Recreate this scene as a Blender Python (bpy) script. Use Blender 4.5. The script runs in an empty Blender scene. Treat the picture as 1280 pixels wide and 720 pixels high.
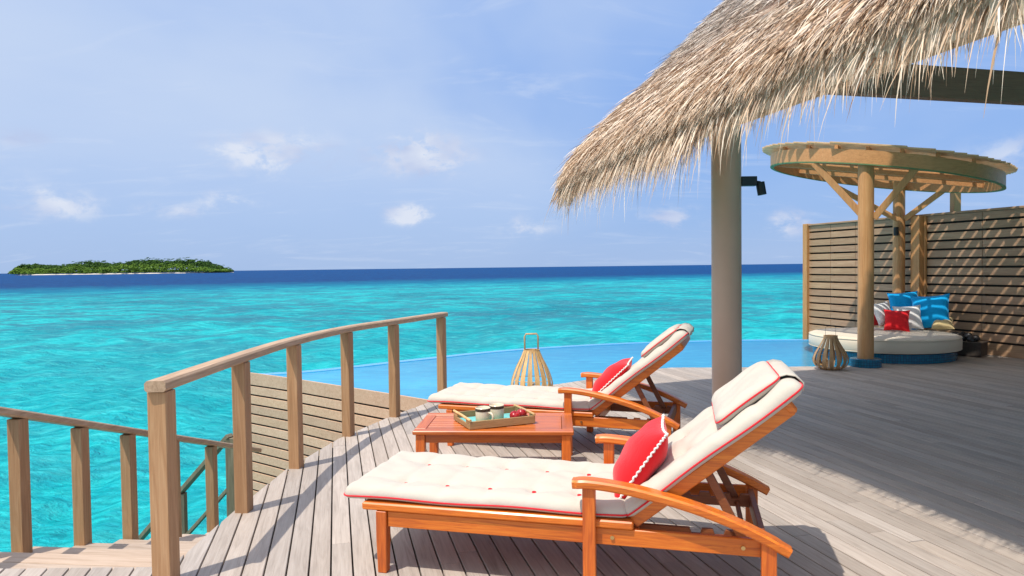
import bpy, bmesh, math, random
import numpy as np
from mathutils import Vector, Matrix, Euler
R = math.radians
random.seed(7); rng = np.random.default_rng(7)
S = bpy.context.scene
COL = S.collection

# ------------------------------------------------------------------ camera
cam = bpy.data.cameras.new('camera'); co = bpy.data.objects.new('camera', cam); COL.objects.link(co)
cam.sensor_width = 36; cam.lens = 36*880/1280; cam.clip_start = 0.05; cam.clip_end = 60000
co.matrix_world = Matrix.Translation((0, 0, 1.6)) @ Matrix.Rotation(math.pi/2-math.atan(26/880), 4, 'X') @ Matrix.Rotation(-.0122, 4, 'Z')
S.camera = co
S.view_settings.view_transform = 'Standard'; S.view_settings.look = 'None'
S.view_settings.exposure = 0.16; S.view_settings.gamma = 1

# ------------------------------------------------------------------ light
SUN = Vector((.33, .31, -1)).normalized()            # the way the light travels
sd = bpy.data.lights.new('sun', 'SUN'); so = bpy.data.objects.new('sun', sd); COL.objects.link(so)
sd.energy = 4.0; sd.angle = R(.55); sd.color = (1, .94, .85)
so.rotation_euler = SUN.to_track_quat('-Z', 'Y').to_euler(); so.location = (-5, -5, 20)

W = bpy.data.worlds.new('World'); S.world = W; W.use_nodes = True
wt = W.node_tree; wn = wt.nodes; wl = wt.links; wn.clear()
def N(t, nt=None, **k):
    n = (nt or wt).nodes.new(t)
    for a, b in k.items():
        if isinstance(a, str) and hasattr(n, a): setattr(n, a, b)
    return n
def mth(nt, op, a, b=None, c=None, clamp=False):
    n = nt.nodes.new('ShaderNodeMath'); n.operation = op; n.use_clamp = clamp
    for i, v in enumerate((a, b, c)):
        if v is None: continue
        if isinstance(v, (int, float)): n.inputs[i].default_value = v
        else: nt.links.new(v, n.inputs[i])
    return n.outputs[0]
def mix(nt, f, a, b, mode='MIX'):
    n = nt.nodes.new('ShaderNodeMix'); n.data_type = 'RGBA'; n.blend_type = mode
    for i, v in ((0, f), (6, a), (7, b)):
        if isinstance(v, (int, float)): n.inputs[i].default_value = v
        elif isinstance(v, (tuple, list)): n.inputs[i].default_value = (*v[:3], 1)
        else: nt.links.new(v, n.inputs[i])
    return n.outputs[2]
def ramp(nt, fac, stops, interp='LINEAR'):
    n = nt.nodes.new('ShaderNodeValToRGB'); n.color_ramp.interpolation = interp
    e = n.color_ramp.elements
    while len(e) < len(stops): e.new(.5)
    for q, (p, c) in zip(e, stops):
        q.position = p; q.color = (c, c, c, 1) if isinstance(c, (int, float)) else (*c, 1)
    nt.links.new(fac, n.inputs[0]); return n.outputs[0]
def noise(nt, vec, scale, detail=4, rough=.55, dist=0, dims='3D'):
    n = nt.nodes.new('ShaderNodeTexNoise'); n.noise_dimensions = dims
    n.inputs['Scale'].default_value = scale; n.inputs['Detail'].default_value = detail
    n.inputs['Roughness'].default_value = rough; n.inputs['Distortion'].default_value = dist
    nt.links.new(vec, n.inputs['Vector']); return n.outputs[0]
def mapping(nt, vec, scale=(1, 1, 1), loc=(0, 0, 0), rot=(0, 0, 0)):
    n = nt.nodes.new('ShaderNodeMapping'); nt.links.new(vec, n.inputs[0])
    n.inputs['Scale'].default_value = scale; n.inputs['Location'].default_value = loc; n.inputs['Rotation'].default_value = rot
    return n.outputs[0]

sky = wn.new('ShaderNodeTexSky'); sky.sky_type = 'NISHITA'; sky.sun_disc = False
sky.sun_elevation = math.asin(-SUN.z); sky.sun_rotation = math.atan2(-SUN.x, -SUN.y)
sky.air_density = 1.3; sky.dust_density = .6; sky.ozone_density = 3.0; sky.altitude = 0
bg = wn.new('ShaderNodeBackground'); bg.inputs[1].default_value = .1
out = wn.new('ShaderNodeOutputWorld')
tc = wn.new('ShaderNodeTexCoord'); D = tc.outputs['Generated']
sx = wn.new('ShaderNodeSeparateXYZ'); wl.new(D, sx.inputs[0])
# flatten the sky dome onto a cloud layer so that far clouds compress to the horizon
zz = mth(wt, 'ADD', mth(wt, 'MAXIMUM', sx.outputs[2], 0), .18)
cb = wn.new('ShaderNodeCombineXYZ')
wl.new(mth(wt, 'DIVIDE', sx.outputs[0], zz), cb.inputs[0]); wl.new(mth(wt, 'DIVIDE', sx.outputs[1], zz), cb.inputs[1])
P = cb.outputs[0]
skyc = mix(wt, 1.0, sky.outputs[0], (.93, 1.0, 1.34), 'MULTIPLY')
hz_ = ramp(wt, sx.outputs[2], ((0, 0), (.42, 1)))
skyc = mix(wt, .86, skyc, mix(wt, hz_, (2.95, 4.5, 7.5), (1.55, 3.45, 7.9)))
# high thin veil, thicker towards the left of the view
veil = noise(wt, mapping(wt, P, (.5, .32, 1), (3.1, .4, 0), (0, 0, R(30))), 1.0, 5, .5, .4)
side = mth(wt, 'MULTIPLY_ADD', sx.outputs[0], -.85, .30)
vf = ramp(wt, mth(wt, 'ADD', veil, mth(wt, 'MULTIPLY', side, .42)), ((.37, 0), (.76, .85)), 'EASE')
vf = mth(wt, 'MULTIPLY', vf, ramp(wt, sx.outputs[2], ((0, .25), (.22, 1)), 'EASE'))
skyc = mix(wt, vf, skyc, (5.3, 6.3, 8.1))
wisp = ramp(wt, noise(wt, mapping(wt, P, (.9, 2.2, 1), (1.3, 7.1, 0), (0, 0, R(-25))), 1.6, 8, .62, 1.2), ((.52, 0), (.78, .34)), 'EASE')
skyc = mix(wt, wisp, skyc, (6.2, 6.9, 8.3))
# hazy warm glow round the sun, behind the camera, added to lift the shade
sdt = wn.new('ShaderNodeVectorMath'); sdt.operation = 'DOT_PRODUCT'; wl.new(D, sdt.inputs[0]); sdt.inputs[1].default_value = -SUN
au = mth(wt, 'POWER', mth(wt, 'MAXIMUM', sdt.outputs['Value'], 0), 3.5)
skyc = mix(wt, 1.0, skyc, mix(wt, au, (0, 0, 0), (8.5, 7.2, 5.2)), 'ADD')
# small fair weather clouds near the horizon, each a soft torn patch in its own direction
cn = noise(wt, mapping(wt, D, (1, 1, 1.7)), 15.0, 9, .64, .3)
def dirpx(u, v):
    d = co.matrix_world.to_3x3() @ Vector(((u-640)/880, (360-v)/880, -1)); return d.normalized()
cl = None
for (u, v, w, h, s) in ((345, 192, .085, .030, .6), (525, 192, .065, .028, 1.0), (512, 268, .032, .014, .9), (65, 255, .06, .022, .45), (285, 250, .05, .016, .35),
                        (655, 285, .05, .02, .35), (835, 275, .05, .02, .45), (985, 278, .03, .018, .6), (20, 172, .05, .014, .3), (215, 262, .06, .014, .3), (1330, 190, .1, .03, .4), (-160, 230, .12, .04, .6)):
    d = dirpx(u, v)
    ax = Vector((d.y, -d.x, 0)).normalized(); up = ax.cross(d)
    def dot(vec):
        n = wn.new('ShaderNodeVectorMath'); n.operation = 'DOT_PRODUCT'; wl.new(D, n.inputs[0]); n.inputs[1].default_value = vec; return n.outputs['Value']
    a = mth(wt, 'DIVIDE', mth(wt, 'SUBTRACT', dot(ax), 0), w); b = mth(wt, 'DIVIDE', dot(up), h)
    r2 = mth(wt, 'ADD', mth(wt, 'MULTIPLY', a, a), mth(wt, 'MULTIPLY', b, b))
    fr = mth(wt, 'GREATER_THAN', dot(d), 0)
    q = mth(wt, 'MULTIPLY', mth(wt, 'MULTIPLY', mth(wt, 'POWER', 2.718, mth(wt, 'MULTIPLY', r2, -1.1)), fr), s)
    cl = q if cl is None else mth(wt, 'MAXIMUM', cl, q)
cf = ramp(wt, mth(wt, 'MULTIPLY', cl, ramp(wt, cn, ((.40, 0), (.60, 1)))), ((.02, 0), (.42, .95)), 'EASE')
shade = noise(wt, mapping(wt, D, (1, 1, 2.2), (0, 0, .035)), 9.0, 3, .5, .3)
cc = mix(wt, ramp(wt, shade, ((.4, 0), (.62, 1))), (4.5, 5.3, 7.4), (6.6, 7.1, 8.2))
skyc = mix(wt, cf, skyc, cc)
wl.new(skyc, bg.inputs[0]); wl.new(bg.outputs[0], out.inputs[0])

# ------------------------------------------------------------------ helpers
def tag(o, label=None, cat=None, group=None, kind=None):
    if label: o['label'] = label
    if cat: o['category'] = cat
    if group: o['group'] = group
    if kind: o['kind'] = kind
    return o
def empty(name, loc=(0, 0, 0), rz=0, parent=None, **k):
    o = bpy.data.objects.new(name, None); COL.objects.link(o); o.location = loc; o.rotation_euler = (0, 0, rz)
    o.empty_display_size = .1; o.parent = parent
    return tag(o, **k)
def link(name, me, mat, parent=None, smooth=False, auto=None):
    if mat and not me.materials: me.materials.append(mat)
    if smooth:
        me.polygons.foreach_set('use_smooth', [True]*len(me.polygons))
        if auto:
            try: me.set_sharp_from_angle(angle=R(auto))
            except Exception: pass
    o = bpy.data.objects.new(name, me); COL.objects.link(o); o.parent = parent
    return o
def build(name, bm, mat, parent=None, smooth=False, auto=None, recalc=True):
    if recalc: bmesh.ops.recalc_face_normals(bm, faces=bm.faces)
    me = bpy.data.meshes.new(name); bm.to_mesh(me); bm.free(); me.update()
    return link(name, me, mat, parent, smooth, auto)
def pyd(name, v, f, mat, parent=None, smooth=False, auto=None):
    me = bpy.data.meshes.new(name); me.from_pydata(v, [], f); me.update()
    return link(name, me, mat, parent, smooth, auto)
def box(bm, p0, p1, bev=.003, M=None):
    g = bmesh.ops.create_cube(bm, size=1)['verts']
    c = [(a+b)/2 for a, b in zip(p0, p1)]; s = [abs(b-a) for a, b in zip(p0, p1)]
    for v in g: v.co = Vector([v.co[i]*s[i]+c[i] for i in range(3)])
    if bev:
        es = list({e for v in g for e in v.link_edges})
        r = bmesh.ops.bevel(bm, geom=es, offset=min(bev, min(s)*.45), segments=1, affect='EDGES')
        g = list({v for f in r['faces'] for v in f.verts} | {v for v in g if v.is_valid})
    if M: bmesh.ops.transform(bm, matrix=M, verts=g)
    return bm
def B(name, p0, p1, mat, parent=None, bev=.003, M=None):
    return build(name, box(bmesh.new(), p0, p1, bev, M), mat, parent)
def frame_to(p, q, up=(0, 0, 1)):          # x axis along p->q, origin p
    p = Vector(p); q = Vector(q); x = (q-p).normalized(); y = Vector(up).cross(x)
    if y.length < 1e-4: y = Vector((0, 1, 0))
    y.normalize(); z = x.cross(y)
    return Matrix.Translation(p) @ Matrix((x, y, z)).transposed().to_4x4()
def bar(bm, p, q, w, h, bev=.003, up=(0, 0, 1)):
    L = (Vector(q)-Vector(p)).length
    return box(bm, (0, -w/2, -h/2), (L, w/2, h/2), bev, frame_to(p, q, up))
def BAR(name, p, q, w, h, mat, parent=None, bev=.003, up=(0, 0, 1)):
    return build(name, bar(bmesh.new(), p, q, w, h, bev, up), mat, parent)
def tube(bm, path, r, n=8, closed=False, cap=True):
    path = [Vector(p) for p in path]; m = len(path); rings = []
    prev = None
    for i, p in enumerate(path):
        a = path[(i-1) % m] if (closed or i > 0) else p; b = path[(i+1) % m] if (closed or i < m-1) else p
        t = (b-a).normalized()
        u = prev - t*prev.dot(t) if prev else t.orthogonal()
        if u.length < 1e-6: u = t.orthogonal()
        u.normalize(); prev = u; w = t.cross(u)
        rr = r[i] if isinstance(r, (list, tuple)) else r
        rings.append([bm.verts.new(p+(u*math.cos(2*math.pi*k/n)+w*math.sin(2*math.pi*k/n))*rr) for k in range(n)])
    for i in range(m if closed else m-1):
        A, C = rings[i], rings[(i+1) % m]
        for k in range(n): bm.faces.new((A[k], A[(k+1) % n], C[(k+1) % n], C[k]))
    if cap and not closed: bm.faces.new(rings[0][::-1]); bm.faces.new(rings[-1])
    return bm
def lathe(bm, prof, n=32, c=(0, 0), cap=True):
    rings = [[bm.verts.new((c[0]+r*math.cos(2*math.pi*k/n), c[1]+r*math.sin(2*math.pi*k/n), z)) for k in range(n)] for r, z in prof]
    for A, C in zip(rings, rings[1:]):
        for k in range(n): bm.faces.new((A[k], A[(k+1) % n], C[(k+1) % n], C[k]))
    if cap: bm.faces.new(rings[0][::-1]); bm.faces.new(rings[-1])
    return bm
def prism(bm, poly, z0, z1):
    a = [bm.verts.new((x, y, z0)) for x, y in poly]; b = [bm.verts.new((x, y, z1)) for x, y in poly]; n = len(poly)
    bm.faces.new(b); bm.faces.new(a[::-1])
    for i in range(n): bm.faces.new((a[i], a[(i+1) % n], b[(i+1) % n], b[i]))
    return bm
def curve(pts, n=8):                        # Catmull-Rom through points
    pts = [Vector(p) for p in pts]; o = []
    q = [pts[0]*2-pts[1]]+pts+[pts[-1]*2-pts[-2]]
    for i in range(1, len(q)-2):
        a, b, c, d = q[i-1:i+3]
        for k in range(n):
            t = k/n; o.append(.5*((2*b)+(c-a)*t+(2*a-5*b+4*c-d)*t*t+(-a+3*b-3*c+d)*t**3))
    o.append(pts[-1]); return o
def sweep(bm, path, sec, up=Vector((0, 0, 1))):   # rectangular-ish section (list of (side, up)) along a path
    path = [Vector(p) for p in path]; m = len(path); rings = []
    for i, p in enumerate(path):
        t = (path[min(i+1, m-1)]-path[max(i-1, 0)]).normalized(); s = t.cross(up).normalized(); u = s.cross(t)
        rings.append([bm.verts.new(p+s*a+u*b) for a, b in sec])
    n = len(sec)
    for A, C in zip(rings, rings[1:]):
        for k in range(n): bm.faces.new((A[k], A[(k+1) % n], C[(k+1) % n], C[k]))
    bm.faces.new(rings[0][::-1]); bm.faces.new(rings[-1]); return bm
def rsec(w, h, c=.006):                     # chamfered rectangle section
    w /= 2; h /= 2
    return [(-w+c, -h), (w-c, -h), (w, -h+c), (w, h-c), (w-c, h), (-w+c, h), (-w, h-c), (-w, -h+c)]

# ------------------------------------------------------------------ materials
def mat(name): 
    m = bpy.data.materials.new(name); m.use_nodes = True; return m, m.node_tree, m.node_tree.nodes['Principled BSDF']
def rnd(nt):                                # per object and per loose piece
    o = nt.nodes.new('ShaderNodeObjectInfo'); g = nt.nodes.new('ShaderNodeNewGeometry')
    return mth(nt, 'FRACT', mth(nt, 'ADD', o.outputs['Random'], g.outputs['Random Per Island']))
def setbump(nt, b, h, strength=.3, dist=.01):
    n = nt.nodes.new('ShaderNodeBump'); n.inputs['Strength'].default_value = strength; n.inputs['Distance'].default_value = dist
    nt.links.new(h, n.inputs['Height']); nt.links.new(n.outputs[0], b.inputs['Normal'])
def wood(name, dark, mid, light, axis=0, rough=.55, grain=1.0, vary=.25, spec=.5, coat=0, knots=False, bump=.25, hue=None):
    m, nt, b = mat(name); tc = nt.nodes.new('ShaderNodeTexCoord')
    r = rnd(nt); off = nt.nodes.new('ShaderNodeVectorMath'); off.operation = 'ADD'
    cx = nt.nodes.new('ShaderNodeCombineXYZ')
    for i in range(3): nt.links.new(mth(nt, 'MULTIPLY', r, (37., 61., 83.)[i]), cx.inputs[i])
    nt.links.new(tc.outputs['Object'], off.inputs[0]); nt.links.new(cx.outputs[0], off.inputs[1])
    sc = [1, 1, 1]; 
    for i in range(3): sc[i] = 1.0 if i == axis else 14.0
    v = mapping(nt, off.outputs[0], sc)
    g1 = noise(nt, v, 2.2*grain, 6, .6, 1.2); g2 = noise(nt, mapping(nt, off.outputs[0], [s*(.6 if s == 1 else 3.2) for s in sc]), 4*grain, 4, .6)
    col = ramp(nt, mth(nt, 'ADD', mth(nt, 'MULTIPLY', g1, .65), mth(nt, 'MULTIPLY', g2, .35)), ((.3, dark), (.5, mid), (.7, light)))
    br = mth(nt, 'ADD', mth(nt, 'MULTIPLY', mth(nt, 'SUBTRACT', mth(nt, 'FRACT', mth(nt, 'MULTIPLY', r, 7.31)), .5), vary*2), 1)
    big = noise(nt, off.outputs[0], 1.3, 3, .5)
    br = mth(nt, 'MULTIPLY', br, mth(nt, 'MULTIPLY_ADD', big, .3, .85))
    cm = nt.nodes.new('ShaderNodeCombineColor'); 
    for i in range(3): nt.links.new(br, cm.inputs[i])
    col = mix(nt, 1.0, col, cm.outputs[0], 'MULTIPLY')
    if hue:
        col = mix(nt, mth(nt, 'MULTIPLY', mth(nt, 'FRACT', mth(nt, 'MULTIPLY', r, 13.7)), .55), col, mix(nt, 1.0, col, hue, 'MULTIPLY'))
    nt.links.new(col, b.inputs['Base Color']); b.inputs['Roughness'].default_value = rough
    b.inputs['Specular IOR Level'].default_value = spec
    if coat: b.inputs['Coat Weight'].default_value = coat; b.inputs['Coat Roughness'].default_value = .18
    setbump(nt, b, mth(nt, 'ADD', g2, mth(nt, 'MULTIPLY', g1, .4)), bump, .004)
    return m
def plain(name, c, rough=.5, spec=.5, metal=0, nscale=12, namt=.12, bump=.1, bs=120):
    m, nt, b = mat(name); tc = nt.nodes.new('ShaderNodeTexCoord')
    n = noise(nt, tc.outputs['Object'], nscale, 4, .6)
    lo = tuple(x*(1-namt) for x in c); hi = tuple(min(1, x*(1+namt)) for x in c)
    nt.links.new(ramp(nt, n, ((.3, lo), (.7, hi))), b.inputs['Base Color'])
    b.inputs['Roughness'].default_value = rough; b.inputs['Specular IOR Level'].default_value = spec; b.inputs['Metallic'].default_value = metal
    if bump: setbump(nt, b, noise(nt, tc.outputs['Object'], bs, 2, .5), bump, .002)
    return m
def fabric(name, c, amt=.025, sheen=.2, bump=.25, trans=0):
    m, nt, b = mat(name); tc = nt.nodes.new('ShaderNodeTexCoord')
    n = noise(nt, tc.outputs['Object'], 6, 4, .6)
    nt.links.new(ramp(nt, n, ((.3, tuple(x*(1-amt) for x in c)), (.7, c))), b.inputs['Base Color'])
    b.inputs['Roughness'].default_value = .85; b.inputs['Sheen Weight'].default_value = sheen; b.inputs['Specular IOR Level'].default_value = .2
    w1 = nt.nodes.new('ShaderNodeTexWave'); w1.inputs['Scale'].default_value = 160; w1.bands_direction = 'X'; nt.links.new(tc.outputs['Object'], w1.inputs[0])
    w2 = nt.nodes.new('ShaderNodeTexWave'); w2.inputs['Scale'].default_value = 160; w2.bands_direction = 'Y'; nt.links.new(tc.outputs['Object'], w2.inputs[0])
    wr = noise(nt, mapping(nt, tc.outputs['Object'], (1, 1.6, 1)), 9, 5, .6, 1.5)
    bn = nt.nodes.new('ShaderNodeBump'); bn.inputs['Strength'].default_value = bump; bn.inputs['Distance'].default_value = .02
    nt.links.new(mth(nt, 'ADD', wr, mth(nt, 'MULTIPLY', mth(nt, 'ADD', w1.outputs[1], w2.outputs[1]), .012)), bn.inputs['Height'])
    nt.links.new(bn.outputs[0], b.inputs['Normal'])
    return m

M_deck = wood('weathered_deck_wood', (.275, .232, .198), (.39, .338, .295), (.47, .418, .372), axis=1, rough=.62, grain=1.0, vary=.15, bump=.35, hue=(1.04, .965, .88))
M_step = wood('pale_step_wood', (.32, .235, .17), (.46, .36, .28), (.54, .44, .36), axis=0, rough=.65, vary=.1, hue=(1.05, .95, .85))
M_rail = wood('weathered_rail_wood', (.29, .145, .062), (.41, .22, .10), (.52, .31, .16), axis=2, rough=.6, vary=.12, bump=.25)
M_railx = wood('weathered_handrail_wood', (.27, .165, .095), (.41, .27, .165), (.53, .37, .24), axis=1, rough=.6, vary=.1, bump=.25)
M_slat = wood('pale_slat_wood', (.42, .245, .15), (.56, .355, .235), (.64, .43, .30), axis=0, rough=.6, vary=.12, hue=(1.0, .95, .85))
M_fence = wood('fence_slat_wood', (.29, .16, .085), (.42, .25, .145), (.51, .33, .20), axis=0, rough=.6, vary=.12, hue=(.93, .98, .88))
M_fpost = wood('fence_post_wood', (.36, .16, .05), (.5, .25, .09), (.58, .31, .13), axis=2, rough=.5, vary=.1)
M_gaz = wood('gazebo_wood', (.46, .20, .07), (.64, .30, .115), (.74, .38, .16), axis=0, rough=.5, vary=.12)
M_gazs = wood('gazebo_slat_wood', (.45, .27, .13), (.62, .41, .22), (.70, .49, .30), axis=0, rough=.6, vary=.15)
M_gazp = wood('gazebo_post_wood', (.44, .20, .07), (.57, .28, .105), (.65, .35, .15), axis=2, rough=.5, vary=.08)
M_teak = wood('varnished_orange_teak', (.38, .065, .008), (.66, .155, .012), (.82, .25, .025), axis=0, rough=.42, grain=1.6, vary=.12, coat=.12, bump=.08)
M_teakz = wood('varnished_orange_teak_upright', (.36, .06, .01), (.60, .125, .013), (.76, .2, .024), axis=2, rough=.42, grain=1.6, vary=.1, coat=.12, bump=.08)
M_teakd = wood('shade_toned_teak', (.14, .04, .015), (.22, .065, .02), (.30, .1, .03), axis=0, rough=.5, vary=.12, bump=.08)  # inner lounger parts: shade under backrest and pads put into the colour
M_table = wood('varnished_red_brown_table_wood', (.34, .07, .012), (.50, .115, .016), (.60, .16, .025), axis=0, rough=.34, grain=1.5, vary=.16, coat=.15, bump=.08)
M_bamboo = wood('bamboo_strip', (.40, .23, .08), (.60, .37, .15), (.70, .47, .22), axis=2, rough=.5, vary=.15)
M_bamdark = wood('weathered_bamboo_strip', (.30, .165, .07), (.46, .275, .125), (.56, .36, .18), axis=2, rough=.5, vary=.15)
M_dark = plain('dark_understructure', (.035, .028, .022), .9)
M_cream = fabric('cream_canvas', (.555, .495, .415), bump=.16)
M_creams = fabric('cream_canvas_daybed', (.66, .57, .44), bump=.2)
M_red = fabric('red_canvas', (.72, .013, .02), bump=.2)
M_redp = fabric('red_piping', (.7, .02, .03), bump=.0)
M_white = fabric('white_canvas', (.8, .79, .78), bump=.2)
M_whitep = fabric('white_braid', (.82, .76, .72), bump=.3)
M_blue = fabric('blue_canvas', (.0, .36, .75), bump=.2)
M_yel = fabric('straw_yellow_canvas', (.62, .48, .24), bump=.2)
M_black = plain('black_painted_metal', (.012, .012, .013), .45)
M_brass = plain('brass_bolt', (.62, .44, .2), .3, metal=1, bump=0)
M_col = plain('taupe_painted_column', (.57, .37, .25), .45, nscale=2.5, namt=.05, bump=.05)
M_fascia = plain('cream_fascia_paint', (.60, .50, .36), .6, nscale=3, namt=.08)
M_beam = wood('dark_brown_beam', (.20, .095, .055), (.26, .125, .072), (.31, .155, .092), axis=0, rough=.6, vary=.05)
M_under = wood('reed_ceiling', (.36, .27, .17), (.46, .36, .24), (.54, .43, .3), axis=0, rough=.8)

def tile_mat(name, c1, c2, grout, size=.03, rough=.2):
    m, nt, b = mat(name); tc = nt.nodes.new('ShaderNodeTexCoord')
    g = nt.nodes.new('ShaderNodeNewGeometry'); sp = nt.nodes.new('ShaderNodeSeparateXYZ'); nt.links.new(tc.outputs['Object'], sp.inputs[0])
    # cylindrical grid: uses the uv map built with the mesh
    uv = nt.nodes.new('ShaderNodeUVMap')
    br = nt.nodes.new('ShaderNodeTexBrick'); br.offset = 0; nt.links.new(uv.outputs[0], br.inputs['Vector'])
    br.inputs['Scale'].default_value = 1; br.inputs['Mortar Size'].default_value = size*.07; br.inputs['Brick Width'].default_value = size; br.inputs['Row Height'].default_value = size
    br.inputs['Color1'].default_value = (*c1, 1); br.inputs['Color2'].default_value = (*c2, 1); br.inputs['Mortar'].default_value = (*grout, 1)
    nt.links.new(br.outputs[0], b.inputs['Base Color']); b.inputs['Roughness'].default_value = rough
    setbump(nt, b, mth(nt, 'SUBTRACT', 1, br.outputs[1]), .4, .003)
    return m
M_tile = tile_mat('blue_mosaic_tile', (.0, .16, .27), (.0, .10, .2), (.005, .05, .09), .04)
M_rim = tile_mat('light_blue_mosaic_rim', (.06, .42, .78), (.04, .34, .68), (.10, .42, .7), .05, .12)

def cyl_uv(o, c, r):
    me = o.data; uvl = me.uv_layers.new(name='UVMap')
    for p in me.polygons:
        a0 = math.atan2(p.center.y-c[1], p.center.x-c[0])
        for li in p.loop_indices:
            v = me.vertices[me.loops[li].vertex_index].co
            if abs(p.normal.z) > .6: uvl.data[li].uv = (v.x, v.y); continue
            a = math.atan2(v.y-c[1], v.x-c[0])
            while a-a0 > math.pi: a -= 2*math.pi
            while a-a0 < -math.pi: a += 2*math.pi
            uvl.data[li].uv = (a*r, v.z)

# ------------------------------------------------------------------ sea
SEA = -2.6
def waves(x, y, cell, comps):
    z = np.zeros_like(x)
    for (kx, ky, ph, am, lam) in comps:
        z += am*np.clip(lam/(cell*2.5)-.6, 0, 1)*np.sin(kx*x+ky*y+ph+.6*np.sin(.31*kx*y-.27*ky*x+ph))
    return z
comps = []
for lam in np.geomspace(.7, 11, 46):
    th = rng.normal(R(200), .55); k = 2*math.pi/lam
    comps.append((k*math.cos(th), k*math.sin(th), rng.uniform(0, 6.28), 0.0085*lam**.55, lam))
hs = 1.6-SEA
vr = np.concatenate([np.geomspace(4000, 620, 8), np.arange(600, 2, -1.0), np.geomspace(1.9, .12, 10)])
rad = hs*880/vr
an = np.concatenate([np.linspace(-45, 45, 420), np.linspace(45, 315, 61)[1:-1]])
A, Rr = np.meshgrid(np.radians(an), rad, indexing='ij')
X = Rr*np.sin(A); Y = Rr*np.cos(A)
cell = np.maximum(Rr*Rr/(hs*880), Rr*R(.21)); cell = np.where(np.abs(A) > R(45.1), 50, cell)
Z = waves(X, Y, cell, comps)+SEA
na, nr = A.shape
vv = np.stack([X, Y, Z], -1).reshape(-1, 3)
idx = np.arange(na*nr).reshape(na, nr); nx = np.roll(idx, -1, 0)
fq = np.stack([idx[:, :-1], idx[:, 1:], nx[:, 1:], nx[:, :-1]], -1).reshape(-1, 4)
def np_mesh(name, v, f, mt, parent=None, smooth=True):
    me = bpy.data.meshes.new(name); k = f.shape[1]
    me.vertices.add(len(v)); me.vertices.foreach_set('co', v.astype(np.float32).ravel())
    me.loops.add(f.size); me.loops.foreach_set('vertex_index', f.astype(np.int32).ravel())
    me.polygons.add(len(f)); me.polygons.foreach_set('loop_start', np.arange(0, f.size, k, dtype=np.int32)); me.polygons.foreach_set('loop_total', np.full(len(f), k, dtype=np.int32))
    me.update(calc_edges=True); me.validate()
    return link(name, me, mt, parent, smooth)
def water(nt, b, col, bump, rough, cap):
    df = nt.nodes.new('ShaderNodeBsdfDiffuse'); gl = nt.nodes.new('ShaderNodeBsdfGlossy'); fr = nt.nodes.new('ShaderNodeFresnel'); mx = nt.nodes.new('ShaderNodeMixShader')
    fr.inputs['IOR'].default_value = 1.33; gl.inputs['Roughness'].default_value = rough
    nt.links.new(col, df.inputs['Color'])
    for q in (df, gl, fr): nt.links.new(bump, q.inputs['Normal'])
    nt.links.new(mth(nt, 'MULTIPLY', fr.outputs[0], cap), mx.inputs[0]); nt.links.new(df.outputs[0], mx.inputs[1]); nt.links.new(gl.outputs[0], mx.inputs[2])
    nt.nodes.remove(b); nt.links.new(mx.outputs[0], nt.nodes['Material Output'].inputs['Surface'])
m, nt, b = mat('sea_water'); M_sea = m
tc = nt.nodes.new('ShaderNodeTexCoord'); OC = tc.outputs['Object']
sp = nt.nodes.new('ShaderNodeSeparateXYZ'); nt.links.new(OC, sp.inputs[0])
n1 = noise(nt, mapping(nt, OC, (.05, .06, 1)), 1, 6, .62, .6)            # reef and sand patches
n2 = noise(nt, mapping(nt, OC, (.30, .34, 1), rot=(0, 0, R(20))), 1, 5, .6, .8)
n3 = noise(nt, mapping(nt, OC, (.9, 1.5, 1), rot=(0, 0, R(15))), 1, 4, .6, .5)  # fine ripples, their light and dark put into the colour
lag = ramp(nt, n1, ((.32, (.005, .15, .21)), (.42, (.005, .28, .33)), (.50, (.008, .42, .45)), (.64, (.02, .56, .55))))
dk = mix(nt, mth(nt, 'MULTIPLY', ramp(nt, n2, ((.49, 0), (.60, 1))), .7), lag, (.025, .13, .19))
dk = mix(nt, ramp(nt, n3, ((.36, .5), (.55, 0))), dk, (.0, .27, .34))
dk = mix(nt, ramp(nt, n3, ((.55, 0), (.75, .35))), dk, (.05, .52, .52))
n4 = noise(nt, mapping(nt, OC, (.17, .24, 1), rot=(0, 0, R(-12)), loc=(9, 4, 0)), 1, 5, .65, .5)
dk = mix(nt, mth(nt, 'MULTIPLY', ramp(nt, n4, ((.49, 0), (.58, 1))), .8), dk, (.035, .18, .25))
near = mth(nt, 'DIVIDE', sp.outputs[1], 60, clamp=True)                 # clean pale sand close to the villa, coral farther out
dk = mix(nt, mth(nt, 'MULTIPLY', mth(nt, 'SUBTRACT', 1, near), .85), dk, mix(nt, ramp(nt, n3, ((.3, 0), (.7, 1))), (.0, .50, .55), (.02, .68, .68)))
n5 = noise(nt, mapping(nt, OC, (.8, 2.0, 1), rot=(0, 0, R(14))), 1, 7, .72, .9)  # wave streaks: lit and shaded faces of the chop mixed in as colour
dk = mix(nt, ramp(nt, n5, ((.36, .6), (.50, 0))), dk, (.0, .24, .32))
dk = mix(nt, ramp(nt, n5, ((.52, 0), (.72, .6))), dk, (.10, .76, .74))
edge = mth(nt, 'ADD', mth(nt, 'ADD', sp.outputs[1], mth(nt, 'MULTIPLY', sp.outputs[0], -.5)), mth(nt, 'MULTIPLY', mth(nt, 'SUBTRACT', n4, .5), 190))
deepf = nt.nodes.new('ShaderNodeMapRange'); deepf.inputs[1].default_value = 150; deepf.inputs[2].default_value = 290; nt.links.new(edge, deepf.inputs[0])
deepc = mix(nt, ramp(nt, n2, ((.35, 0), (.65, 1))), (.0, .028, .12), (.0, .065, .21))
col = mix(nt, ramp(nt, deepf.outputs[0], ((.0, 0), (.45, 1))), dk, (.0, .16, .27)); col = mix(nt, ramp(nt, deepf.outputs[0], ((.4, 0), (1, 1))), col, deepc)
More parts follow.
